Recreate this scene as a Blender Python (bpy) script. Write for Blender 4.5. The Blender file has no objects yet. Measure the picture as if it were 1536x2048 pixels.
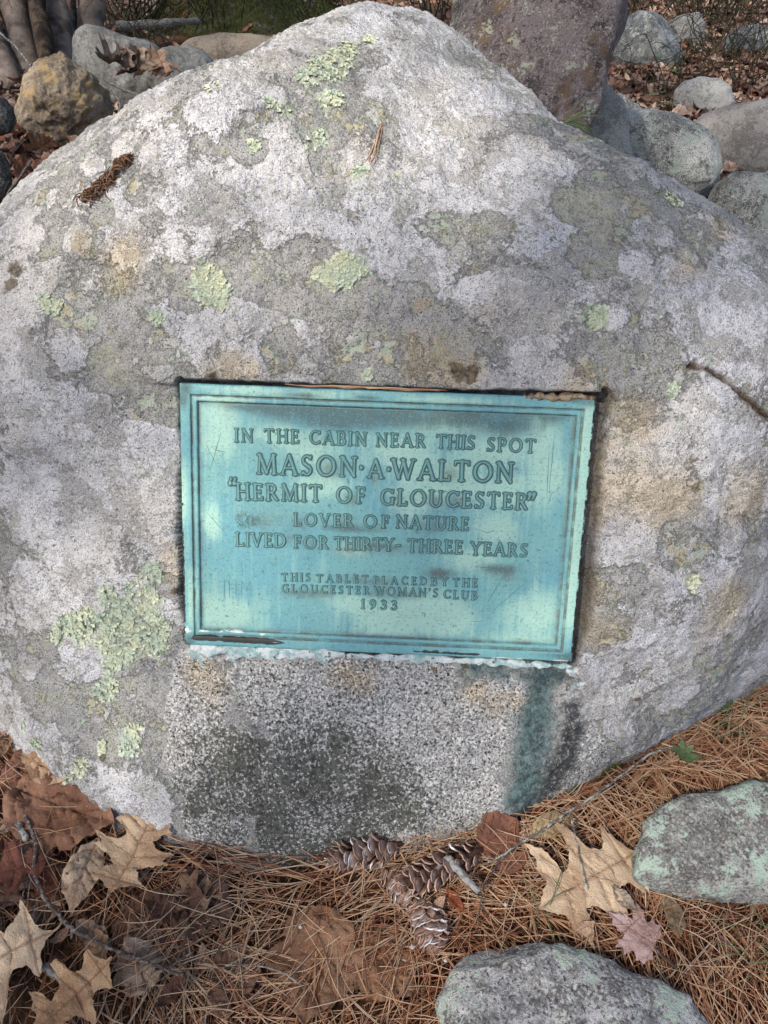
import bpy, math, random
import numpy as np
from mathutils import Vector, Matrix, geometry

# ---------------------------------------------------------------- camera, sky, sun, exposure
scene = bpy.context.scene
COL = scene.collection
FPX, CAMH, PITCH = 1479.0, 1.21, math.radians(40.0)
cam_d = bpy.data.cameras.new("camera")
cam_o = bpy.data.objects.new("camera", cam_d)
COL.objects.link(cam_o)
cam_d.sensor_fit = 'VERTICAL'; cam_d.sensor_height = 36.0; cam_d.lens = 36.0 * FPX / 2048.0
cam_d.clip_start = 0.02; cam_d.clip_end = 500.0
cam_o.location = (0, 0, CAMH)
cam_o.rotation_euler = (math.pi / 2 - PITCH, 0, 0)
scene.camera = cam_o

SUN_DIR = Vector((-0.42, -0.50, 0.76)).normalized()      # towards the light
world = bpy.data.worlds.new("World"); scene.world = world; world.use_nodes = True
wn = world.node_tree; bg = wn.nodes["Background"]
sky = wn.nodes.new("ShaderNodeTexSky"); sky.sky_type = 'NISHITA'; sky.sun_disc = False
sky.sun_elevation = math.asin(SUN_DIR.z); sky.sun_rotation = math.atan2(SUN_DIR.x, SUN_DIR.y)
sky.air_density = 1.0; sky.dust_density = 3.0; sky.ozone_density = 1.0
wn.links.new(sky.outputs[0], bg.inputs[0]); bg.inputs[1].default_value = 0.15
sun_d = bpy.data.lights.new("sun", 'SUN'); sun_d.energy = 3.5; sun_d.angle = math.radians(3.0)
sun_d.color = (1.0, 0.92, 0.80)
sun_o = bpy.data.objects.new("sun", sun_d); COL.objects.link(sun_o)
sun_o.rotation_euler = SUN_DIR.to_track_quat('Z', 'Y').to_euler(); sun_o.location = (-3, -2, 6)
scene.view_settings.view_transform = 'Standard'; scene.view_settings.look = 'None'
scene.view_settings.exposure = 0.80; scene.view_settings.gamma = 1.0
scene.view_settings.use_curve_mapping = False

RNG = np.random.default_rng(11)
rnd = random.Random(5)
CS, SN = math.cos(PITCH), math.sin(PITCH)
CAM = np.array([0, 0, CAMH])

# ---------------------------------------------------------------- maths helpers
_tabs = {}
def noise3(p, scale, seed=0):
    """smooth value noise, roughly -1..1"""
    if seed not in _tabs:
        _tabs[seed] = np.random.default_rng(1000 + seed).uniform(-1, 1, 32 ** 3).astype(np.float32)
    T = _tabs[seed]
    p = np.asarray(p, np.float64)
    a = 0.6 + seed * 1.3
    c, s = math.cos(a), math.sin(a)
    x = (p[..., 0] * c - p[..., 1] * s) * scale; y = (p[..., 0] * s + p[..., 1] * c) * scale; z = p[..., 2] * scale
    y, z = y * .8 - z * .6, y * .6 + z * .8
    x = x + 7.3 * seed + 100; y = y + 3.1 * seed + 100; z = z + 5.7 + 100
    ix, iy, iz = np.floor(x).astype(np.int64), np.floor(y).astype(np.int64), np.floor(z).astype(np.int64)
    fx, fy, fz = x - ix, y - iy, z - iz
    fx = fx * fx * (3 - 2 * fx); fy = fy * fy * (3 - 2 * fy); fz = fz * fz * (3 - 2 * fz)
    def g(i, j, k): return T[((ix + i) & 31) * 1024 + ((iy + j) & 31) * 32 + ((iz + k) & 31)]
    r = 0
    for i, wx in ((0, 1 - fx), (1, fx)):
        for j, wy in ((0, 1 - fy), (1, fy)):
            r = r + wx * wy * (g(i, j, 0) * (1 - fz) + g(i, j, 1) * fz)
    return r
def fbm(p, scale, octs=4, seed=0, rough=.5):
    r, a, t = 0, 1.0, 0.0
    for o in range(octs):
        r = r + a * noise3(p, scale * 2.03 ** o, seed + o); t += a; a *= rough
    return r / t * 1.6
def sstep(a, b, x):
    t = np.clip((np.asarray(x, float) - a) / (b - a), 0, 1); return t * t * (3 - 2 * t)
def ray(x, y):
    a = (np.asarray(x, float) - 768) / FPX; b = (np.asarray(y, float) - 1024) / FPX
    return np.stack([a, CS - b * SN, -SN - b * CS], -1)
def gz(x, y):
    """height of the forest floor"""
    x = np.asarray(x, float); y = np.asarray(y, float)
    p = np.stack([x, y, np.zeros_like(x)], -1)
    near = 1 - sstep(2, 5, np.hypot(x, y))
    h = .28 * sstep(-.25, -1.0, x) * sstep(1.3, 2.7, y) * (1 - .5 * sstep(8, 14, y))
    h = h + .012 * noise3(p, 3.5, 3) * near + .005 * noise3(p, 11, 4) * near
    far = sstep(3, 9, np.hypot(x, y))
    h = h + far * (.05 * noise3(p, .9, 5) + .10 * noise3(p, .23, 6))
    return h
def on_ground(px, py, dz=0.0):
    """the spot of the forest floor seen in direction (px, py)"""
    r = ray(px, py); t = (dz - CAMH) / r[2] if r[2] < -.02 else 20
    for _ in range(25):
        p = CAM + r * t
        z = float(gz(p[0], p[1])) + dz
        t += ((z - CAMH) / r[2] - t) * .6
        t = min(max(t, .3), 40)
    return CAM + r * t
def at_depth(px, py, d): return CAM + ray(px, py) * d

# ---------------------------------------------------------------- mesh helpers
def mesh_np(name, V, F, smooth=True, attrs=None):
    """V (n,3); F (m,k) faces or a list of such arrays"""
    me = bpy.data.meshes.new(name)
    V = np.ascontiguousarray(V, np.float32)
    Fs = F if isinstance(F, list) else [F]
    Fs = [np.asarray(f, np.int32) for f in Fs if len(f)]
    nl = sum(f.size for f in Fs); nf = sum(len(f) for f in Fs)
    me.vertices.add(len(V)); me.vertices.foreach_set("co", V.ravel())
    me.loops.add(nl); me.polygons.add(nf)
    me.loops.foreach_set("vertex_index", np.concatenate([f.ravel() for f in Fs]))
    st, tot = [], []
    o = 0
    for f in Fs:
        k = f.shape[1]; st.append(o + np.arange(len(f)) * k); tot.append(np.full(len(f), k)); o += f.size
    me.polygons.foreach_set("loop_start", np.concatenate(st).astype(np.int32))
    me.polygons.foreach_set("loop_total", np.concatenate(tot).astype(np.int32))
    me.polygons.foreach_set("use_smooth", np.full(nf, smooth))
    for k, a in (attrs or {}).items():
        a = np.asarray(a, np.float32)
        if a.ndim == 1:
            at = me.attributes.new(k, 'FLOAT', 'POINT'); at.data.foreach_set("value", a)
        else:
            at = me.attributes.new(k, 'FLOAT_VECTOR', 'POINT'); at.data.foreach_set("vector", a.ravel())
    me.update(calc_edges=True); me.validate()
    return me
def link(name, me, mat=None, parent=None, loc=None, mw=None):
    o = bpy.data.objects.new(name, me); COL.objects.link(o)
    if mat is not None and me is not None and not me.materials: me.materials.append(mat)
    if parent is not None: o.parent = parent
    if loc is not None: o.location = loc
    return o
def tag(o, label=None, cat=None, group=None, kind=None):
    if label: o["label"] = label
    if cat: o["category"] = cat
    if group: o["group"] = group
    if kind: o["kind"] = kind
    return o
def tube(pts, rads, k=6, cap=True, seed=0, rough=0.0):
    """verts and quad faces of a tapered tube along pts"""
    pts = np.asarray(pts, float); n = len(pts); rads = np.asarray(rads, float) * np.ones(n)
    T = np.gradient(pts, axis=0); T /= np.linalg.norm(T, axis=1)[:, None] + 1e-12
    up = np.array([0, 0, 1.]) if abs(T[:, 2]).mean() < .8 else np.array([0, 1., 0])
    A = np.cross(T, up); A /= np.linalg.norm(A, axis=1)[:, None] + 1e-12
    B = np.cross(T, A)
    th = np.linspace(0, 2 * np.pi, k, endpoint=False)
    V = pts[:, None] + rads[:, None, None] * (np.cos(th)[None, :, None] * A[:, None] + np.sin(th)[None, :, None] * B[:, None])
    V = V.reshape(-1, 3)
    if rough:
        ctr = np.repeat(pts, k, 0); d = V - ctr
        V = ctr + d * (1 + rough * noise3(V, .7 / max(rads.max(), 1e-4), 20 + seed))[:, None]
    i = np.arange(n - 1)[:, None] * k; j = np.arange(k)[None]
    F = np.stack([i + j, i + (j + 1) % k, i + k + (j + 1) % k, i + k + j], -1).reshape(-1, 4)
    if cap:
        V = np.vstack([V, pts[0] - T[0] * rads[0] * .4, pts[-1] + T[-1] * rads[-1] * .4])
        a, b = len(V) - 2, len(V) - 1
        j = np.arange(k); z = np.zeros(k, int)
        tri0 = np.stack([j, z + a, (j + 1) % k], -1); tri1 = np.stack([(n - 1) * k + j, (n - 1) * k + (j + 1) % k, z + b], -1)
        return V, F, np.vstack([tri0, tri1])
    return V, F, np.zeros((0, 3), int)
def smooth_path(pts, n, jit=0.0, seed=0):
    pts = np.asarray(pts, float); m = len(pts)
    t = np.linspace(0, m - 1, n); i = np.clip(t.astype(int), 0, m - 2); f = (t - i)[:, None]
    p0 = pts[np.clip(i - 1, 0, m - 1)]; p1 = pts[i]; p2 = pts[i + 1]; p3 = pts[np.clip(i + 2, 0, m - 1)]
    r = .5 * (2 * p1 + (p2 - p0) * f + (2 * p0 - 5 * p1 + 4 * p2 - p3) * f ** 2 + (-p0 + 3 * p1 - 3 * p2 + p3) * f ** 3)
    if jit: r = r + jit * np.random.default_rng(seed).normal(size=r.shape)
    return r
class MB:
    """collects pieces into one mesh"""
    def __init__(s): s.V = []; s.F = {}; s.n = 0; s.A = []
    def add(s, V, *Fs, a=None):
        for F in Fs:
            F = np.asarray(F)
            if len(F): s.F.setdefault(F.shape[1], []).append(F + s.n)
        s.V.append(np.asarray(V, float)); s.n += len(V)
        s.A.append(np.full(len(V), 0. if a is None else a) if np.ndim(a) == 0 else np.asarray(a, float))
    def mesh(s, name, smooth=True):
        return mesh_np(name, np.vstack(s.V), [np.vstack(f) for f in s.F.values()], smooth, {"tone": np.concatenate(s.A)})

# ---------------------------------------------------------------- node helpers
class NG:
    def __init__(s, name):
        s.m = bpy.data.materials.new(name); s.m.use_nodes = True
        s.t = s.m.node_tree; s.b = s.t.nodes["Principled BSDF"]
    def n(s, typ, **kw):
        nd = s.t.nodes.new("ShaderNode" + typ)
        for k, v in kw.items(): setattr(nd, k, v)
        return nd
    def put(s, sock, v):
        if isinstance(v, bpy.types.NodeSocket): s.t.links.new(v, sock)
        elif isinstance(v, (tuple, list)) and len(v) == 3 and sock.type == 'RGBA': sock.default_value = (*v, 1)
        else: sock.default_value = v
    def math(s, op, a, b=0.0, c=None):
        nd = s.n("Math", operation=op); s.put(nd.inputs[0], a); s.put(nd.inputs[1], b)
        if c is not None: s.put(nd.inputs[2], c)
        return nd.outputs[0]
    def co(s):
        if not hasattr(s, "_co"): s._co = s.n("TexCoord").outputs["Object"]
        return s._co
    def noise(s, scale, detail=2, rough=.5, vec=None, dist=0.0):
        nd = s.n("TexNoise"); s.put(nd.inputs["Vector"], vec if vec is not None else s.co())
        nd.inputs["Scale"].default_value = scale; nd.inputs["Detail"].default_value = detail
        nd.inputs["Roughness"].default_value = rough; nd.inputs["Distortion"].default_value = dist
        return nd.outputs["Fac"]
    def vor(s, scale, vec=None, feature='F1', out="Color", rand=1.0):
        nd = s.n("TexVoronoi", feature=feature); s.put(nd.inputs["Vector"], vec if vec is not None else s.co())
        nd.inputs["Scale"].default_value = scale; nd.inputs["Randomness"].default_value = rand
        return nd.outputs[out]
    def scale(s, v, sc):
        nd = s.n("Mapping"); s.put(nd.inputs["Vector"], v); nd.inputs["Scale"].default_value = sc
        return nd.outputs[0]
    def ramp(s, x, lo, hi, a=0.0, b=1.0, smooth=True):
        nd = s.n("MapRange", interpolation_type='SMOOTHSTEP' if smooth else 'LINEAR')
        s.put(nd.inputs["Value"], x)
        for k, v in zip(("From Min", "From Max", "To Min", "To Max"), (lo, hi, a, b)): nd.inputs[k].default_value = v
        return nd.outputs[0]
    def mix(s, f, a, b, mode='MIX'):
        nd = s.n("Mix", data_type='RGBA', blend_type=mode)
        s.put(nd.inputs[0], f); s.put(nd.inputs[6], a); s.put(nd.inputs[7], b)
        return nd.outputs[2]
    def attr(s, name, out="Fac"):
        nd = s.n("Attribute", attribute_name=name); return nd.outputs[out]
    def objcol(s): return s.n("ObjectInfo").outputs["Color"]
    def objrand(s): return s.n("ObjectInfo").outputs["Random"]
    def bump(s, h, dist=.001, strength=1.0, prev=None):
        nd = s.n("Bump"); s.put(nd.inputs["Height"], h); nd.inputs["Distance"].default_value = dist
        nd.inputs["Strength"].default_value = strength
        if prev is not None: s.put(nd.inputs["Normal"], prev)
        return nd.outputs[0]
    def done(s, col, rough=.8, spec=.3, normal=None):
        s.put(s.b.inputs["Base Color"], col); s.put(s.b.inputs["Roughness"], rough)
        s.b.inputs["Specular IOR Level"].default_value = spec
        if normal is not None: s.put(s.b.inputs["Normal"], normal)
        return s.m
# ---------------------------------------------------------------- frame of the bronze plaque (set into the boulder's face)
PT = np.array([-0.30112, 0.95391, 0.65693])                       # its top left corner
PU = np.array([0.99891835, -0.04334288, -0.01683829]); PD = np.array([-0.03545245, -0.47560788, -0.8789427])
PN = np.array([-0.03008749, -0.87858895, 0.47663005])
PW, PH = 0.610, 0.408
def plaque_uv(px, py):
    r = ray(px, py); t = ((PT - CAM) @ PN) / (r @ PN); p = CAM + r * np.asarray(t)[..., None] - PT
    return np.stack([p @ PU, p @ PD], -1)

# ---------------------------------------------------------------- the boulder: a radius over directions
BC = np.array([0.0, 1.36, .33]); BAX = np.array([.98, .82, .74]); BK = 22.0
BW = np.array([-0.0378,0.0001,-0.0220,-0.0287,0.0252,-0.0328,0.0143,-0.0188,-0.0663,-0.0439,-0.0153,-0.0017,0.0558,-0.0555,-0.0214,-0.0567,-0.0671,-0.0156,-0.0097,-0.0241,
  -0.0378,-0.0589,-0.0064,-0.0576,-0.0720,0.0101,-0.0576,-0.0772,-0.0288,-0.0643,-0.0057,-0.0556,-0.0309,-0.0044,-0.0628,0.0164,-0.0375,-0.0631,0.0009,-0.0014,
  0.0149,-0.0054,-0.0934,0.0190,-0.0277,-0.0500,-0.0018,-0.0661,-0.0300,-0.0051,-0.1000,-0.0002,0.0254,-0.0052,-0.0015,-0.0853,0.0175,-0.0133,-0.1005,-0.0080,
  -0.0523,-0.0131,-0.0003,-0.0645,0.0017,-0.0479,-0.0658,-0.0087,-0.0741,-0.0041,-0.0019,-0.0454,-0.0036,-0.0506,-0.0361,-0.0005,-0.0600,0.0011,-0.0281,0.0046,
  -0.0134,0.0075,-0.0069,-0.0001,-0.0976,-0.0003,0.0237,-0.0437,-0.0028,-0.0665,-0.0001,-0.0007,-0.1144,-0.0041,-0.0679,0.0925,-0.0000,-0.0862,0.0000,0.0940,
  -0.0184,-0.0031,0.0196,0.0087,0.0002,0.0334,-0.0003,0.0541,0.1027,-0.0002,0.0479,0.0001,0.0249,0.1434,-0.0006,-0.0118,0.0578,0.0000,0.1564,-0.0000,
  0.1160,0.0239,-0.0001,-0.0022,0.0017,0.0019,0.0716,-0.0000,0.0081,0.0684,-0.0000,-0.0018,0.0000,0.0179,-0.0572,-0.0000,0.0679,0.0052,0.0001,-0.1511,
  -0.0000,0.0119,0.0229,-0.0000,0.0255,0.0001,0.0006,-0.0529,-0.0000,0.0117,0.0019,0.0000,-0.0115,0.0000,0.0005,-0.0015,0.0000,0.0004,-0.0000,0.0000,])
_i = np.arange(160) + .5; _ph = np.arccos(1 - 2 * _i / 160); _th = np.pi * (1 + 5 ** .5) * _i
BCTL = np.stack([np.cos(_th) * np.sin(_ph), np.sin(_th) * np.sin(_ph), np.cos(_ph)], -1)
def b_radius(d):
    out = np.empty(len(d))
    for k in range(0, len(d), 60000):
        e = d[k:k + 60000]
        out[k:k + 60000] = 1 / np.sqrt(((e / BAX) ** 2).sum(-1)) + np.exp(BK * (e @ BCTL.T - 1)) @ BW
    return out
def b_hit(px, py):
    """first point of the smooth boulder along one sight line"""
    r = ray(px, py); t = np.linspace(.7, 2.6, 400); p = CAM + t[:, None] * r - BC
    R = np.linalg.norm(p, axis=1); ins = R < b_radius(p / R[:, None])
    if not ins.any(): k = np.argmin(R - b_radius(p / R[:, None])); return p[k] + BC, t[k]
    k = np.argmax(ins)
    return p[k] + BC, t[k]
def blobs(lst):
    P, R = [], []
    for b in lst:
        p, t = b_hit(b[0], b[1]); P.append(p); R.append(b[2] * t / FPX)
    return np.array(P), np.array(R)
def field(P, lst, lo=-1.0):
    """1 at a blob's middle, 0 at its rim, negative outside"""
    C, R = blobs(lst); out = np.full(len(P), lo)
    for c, r in zip(C, R):
        m = np.abs(P - c).max(1) < r * 2.1
        out[m] = np.maximum(out[m], 1 - np.linalg.norm(P[m] - c, axis=1) / r)
    return out
def line_dist(P, pix, close=.05):
    pts = [b_hit(*q)[0] for q in pix]; out = np.full(len(P), close); tt = np.zeros(len(P))
    for a, b in zip(pts[:-1], pts[1:]):
        ab = b - a; m = np.linalg.norm(P - (a + b) / 2, axis=1) < np.linalg.norm(ab) / 2 + close
        q = P[m] - a; s = np.clip(q @ ab / (ab @ ab), 0, 1)
        d = np.linalg.norm(q - s[:, None] * ab, axis=1); out[m] = np.minimum(out[m], d)
    return out
CRACK_R = [(1372, 734), (1405, 738), (1440, 762), (1470, 790), (1505, 812), (1545, 845), (1600, 900)]
CRACK_L = [(40, 1235), (110, 1300), (175, 1370), (215, 1440), (255, 1500), (300, 1580), (325, 1640), (350, 1690)]
CRACK_T = [(735, 668), (770, 664), (805, 640), (830, 622)]
CRACK_U = [(380, 425), (450, 360), (560, 300), (640, 285)]
CRACK_M = [(640, 700), (700, 690), (760, 665), (840, 628)]
def b_surface(d, want=False):
    """full surface, with relief, for unit directions d"""
    R = b_radius(d); P = BC + d * R[:, None]
    near = 1 - sstep(1.6, 2.4, P[:, 1])
    h = .012 * fbm(P, 3.2, 2, 31) + .007 * fbm(P, 9, 2, 33) + near * (.0050 * fbm(P, 24, 3, 35) + .0016 * fbm(P, 110, 3, 40))
    # worn facets
    g = noise3(P * np.array([1, 1, .5]), 4.5, 45)
    h = h + .007 * np.tanh(g * 4)
    wob = np.stack([noise3(P, 22, 50), noise3(P, 22, 51), noise3(P, 22, 52)], -1) * .004
    Pw = P + wob
    dr = line_dist(Pw, CRACK_R); h = h - .016 * np.exp(-(dr / .0032) ** 2) * (P[:, 0] > .3)
    dl = line_dist(Pw, CRACK_L); h = h + .006 * np.exp(-(dl / .012) ** 2) - .004 * np.exp(-((dl - .012) / .006) ** 2)
    dt = np.minimum(line_dist(Pw, CRACK_T), line_dist(Pw, CRACK_M)); h = h - .005 * np.exp(-(dt / .003) ** 2)
    du = line_dist(Pw, CRACK_U); h = h - .004 * np.exp(-(du / .006) ** 2)
    gran = .0016 * fbm(P, 190, 2, 55)
    h = h + near * gran * 1.1
    N = P - BC; N = d
    # pocket for the plaque
    q = P - PT; u = q @ PU; v = q @ PD; w = q @ PN
    ex = np.maximum(np.maximum(-u, u - PW), 0); ey = np.maximum(np.maximum(-v, v - PH), 0)
    out = np.hypot(ex, ey)
    s = (1 - sstep(.0, .10, out)) * (w > -.2)
    lip = np.where(v < 0, .004, np.where(u > PW, -.003, -.007))                    # rock stands a little over the top edge
    jag = .0035 * fbm(P, 60, 3, 57)
    gap = np.where(u > PW, .012, np.where(u < 0, .007, np.where(v < 0, .0035, .0035))) + .6 * jag + .0015
    gapf = 1 - sstep(gap, gap + .004, out)
    tgt = lip + jag * 1.0 + h * .5
    tgt = tgt * (1 - gapf) + gapf * (-.03)
    P = P + N * h[:, None]
    w2 = (P - PT) @ PN
    P = P + PN * ((tgt - w2) * s)[:, None]
    if want: return P, dict(crack_r=dr, crack_l=dl, crack_t=dt, out=out, u=u, v=v, gap=gapf)
    return P
def b_frame(px, py):
    """point and outward normal of the finished boulder near a sight line (arrays)"""
    px = np.atleast_1d(px); py = np.atleast_1d(py)
    D = np.array([b_hit(a, b)[0] - BC for a, b in zip(px, py)]); D /= np.linalg.norm(D, axis=1)[:, None]
    return b_dirframe(D)
def b_dirframe(D):
    A = np.cross(D, [0, 0, 1.]); A /= np.linalg.norm(A, axis=1)[:, None]; B = np.cross(D, A); e = .012
    def q(x): x = x / np.linalg.norm(x, axis=1)[:, None]; return b_surface(x)
    n = np.cross(q(D + e * A) - q(D - e * A), q(D + e * B) - q(D - e * B)); n /= np.linalg.norm(n, axis=1)[:, None]
    n = np.where((n * D).sum(1)[:, None] < 0, -n, n)
    return q(D), n

CRUST = [(480,180,60),(560,130,60),(640,100,60),(420,230,60),(330,300,60),(260,300,40),(200,340,35),(120,400,30),(60,480,30),(740,60,60),
 (850,80,60),(900,130,60),(800,200,100),(950,220,90),(1050,300,60),(880,300,90),(560,340,80),(480,390,80),(440,440,40),(560,440,60),
 (620,400,60),(700,330,40),(715,400,45),(905,350,20),(908,385,22),(1000,350,60),(1060,370,60),(1110,340,50),(1045,450,42),(850,440,25),
 (660,460,50),(880,520,20),(950,590,50),(1050,620,90),(990,560,40),(1100,600,60),(1050,690,60),(1160,300,30),(160,480,40),(350,490,40),
 (390,510,30),(100,570,30),(60,720,60),(150,700,50),(30,800,50),(440,640,60),(400,660,40),(500,620,40),(555,640,33),(470,720,45),(310,740,35),
 (640,600,26),(635,672,22),(120,900,150),(60,1000,120),(200,1000,100),(280,860,50),(250,930,80),(320,1000,50),(150,1150,90),(60,1200,80),
 (300,1080,40),(1380,520,32),(1260,590,40),(1230,640,30),(1420,640,60),(1480,700,80),(1500,600,60),(1400,820,50),(1450,890,90),(1400,900,40),
 (1500,980,60),(1300,870,34),(1450,1080,40),(1330,1070,26),(1200,1125,26),(1500,1130,60),(1400,1250,60),(1330,1300,50),(1230,1330,40),
 (1360,1390,60),(1260,1400,40),(620,500,25),(650,380,30),(540,190,30),(330,400,24),(1320,480,34),(1270,470,26),(140,1310,40),(60,1330,30)]
BARE = [(620,560,90),(710,610,70),(520,560,55),(740,690,70),(880,460,50),(960,460,50),(1150,430,50),(280,800,60),(230,740,60),(300,680,50),
 (350,800,50),(380,590,40),(650,320,40),(500,290,40),(640,240,70),(740,250,50),(1250,730,50),(1310,700,40),(1180,740,30),(1380,960,25),
 (1350,1090,50),(190,1430,80),(100,1390,50),(260,1390,36),(1200,1250,50),(1250,1160,45),(100,490,30),(820,620,50),(900,680,60),(970,500,40),
 (240,640,40),(140,620,40),(1320,740,40),(1250,830,40),(330,1180,30),(210,420,30),(560,700,40),(80,380,14),(280,380,24),(1180,520,60)]
MINT = [(300,1150,20),(285,1175,15),(262,1178,15),(215,1192,20),(240,1205,16),(280,1215,35),(245,1250,42),(290,1265,35),(170,1245,26),(130,1258,28),
 (105,1275,20),(150,1280,20),(210,1290,30),(250,1305,30),(215,1335,18),(205,1360,12),(205,1388,20),(305,1300,22),(225,1310,20),
 (700,108,18),(738,93,14),(650,150,34),(620,165,22),(680,130,26),(668,214,20),(565,215,16),(440,200,13),(415,570,36),(400,545,22),
 (430,592,22),(690,550,30),(722,545,18),(668,562,20),(640,552,13),(105,610,18),(310,630,12),(1340,402,20),(1185,640,20),(1330,782,14),
 (1378,1160,16),(265,1475,20),(165,1530,14),(150,1545,10),(200,1500,10),(620,290,12),(640,272,12),(505,290,12),(735,748,10),(540,210,10),(720,355,16),(790,368,10),(1255,205,10),(60,1440,12),(90,1470,12),(90,600,12),(640,120,12)]
YELL = [(860,340,40),(900,480,46),(1180,440,90),(1120,400,60),(1250,440,60),(1430,500,50),(820,430,30),(1190,560,60),(1100,500,60),(1290,550,40),
 (230,740,46),(350,520,26),(760,390,30),(640,200,30),(1380,1150,40),(1360,1180,30),(440,300,30),(1470,480,40),(880,700,30)]
OCHRE_DAPPLE = [(1200,1000,60),(1260,980,80),(1330,1000,70),(1200,930,40),(1190,1180,40),(1210,1250,40),(450,735,46),(490,745,30),(870,720,50),(815,705,40),  # ochre stains, plus warm dappled sunlight painted into the rock colour
 (920,740,40),(830,620,18),(1150,770,40),(700,1360,40),(950,1390,36),(240,520,50),(350,1160,34),(170,490,30),(1370,540,40),
 (1450,1200,60),(1480,1000,60),(1250,850,60),(330,1120,30),(420,1360,50),(1000,1420,40),(1430,450,30),(1220,800,30)]
SPOT = [(560,552,13),(905,738,18),(932,748,18),(780,510,16),(805,515,8),(1280,1405,14),(1375,930,26),(1385,955,22),(420,752,14),(205,1502,13),(342,1190,14),
 (1185,780,12),(1120,795,14),(30,545,20),(20,580,16),(1240,330,8),(1300,300,8),(840,1150,8),(930,1330,10),(860,1336,9)]
GRAN = [(400,1400,80),(600,1400,100),(800,1400,110),(950,1450,100),(450,1550,120),(650,1560,150),(850,1580,120),(430,1650,80),(600,1690,90),(800,1680,80),
 (950,1610,80),(390,1350,50),(500,1340,50),(1180,1480,36),(1160,1560,50),(1000,1400,60),(345,1500,36),(1190,1520,50),(1250,1530,30),(360,1430,50),(1030,1640,50),(720,1345,60),(860,1350,50),(1100,1600,60)]
ALGA = [(480,1540,110),(620,1560,120),(750,1590,90),(810,1630,50),(560,1660,100),(700,1690,70),(680,1490,40),(400,1600,60),(450,1690,50),(620,1730,60)]
TEAL_L = [(1088,1340),(1078,1420),(1070,1500),(1060,1580),(1046,1655)]
BLAC_L = [(1154,1425),(1140,1490),(1122,1545),(1098,1600),(1062,1648),(1000,1662)]
TEAL = [(1085,1360,44),(1075,1420,36),(1070,1480,34),(1062,1540,34),(1052,1600,34),(1042,1650,30),(1000,1340,30),(955,1338,24),(1120,1348,28)]
BLAC = [(1150,1440,18),(1142,1470,26),(1132,1510,30),(1118,1550,30),(1100,1590,34),(1070,1630,34),(1030,1655,28),(1000,1660,20)]
WHIT = [(395,1308,20),(430,1312,20),(465,1308,18),(500,1306,17),(540,1306,15),(580,1307,13),(620,1306,13),(655,1302,11),(410,1332,12),(700,1304,9),(900,1322,10),(960,1328,9),(1150,1335,13),(1165,1370,14),(1150,1400,14)]
MOSS = [(1130,1640,20),(1180,1590,20),(1230,1560,16),(1300,1535,12),(1420,1450,12),(1435,1400,10),(1000,1690,10),(60,1520,12),(30,1480,12),(700,1745,10),(560,1748,10)]

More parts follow.
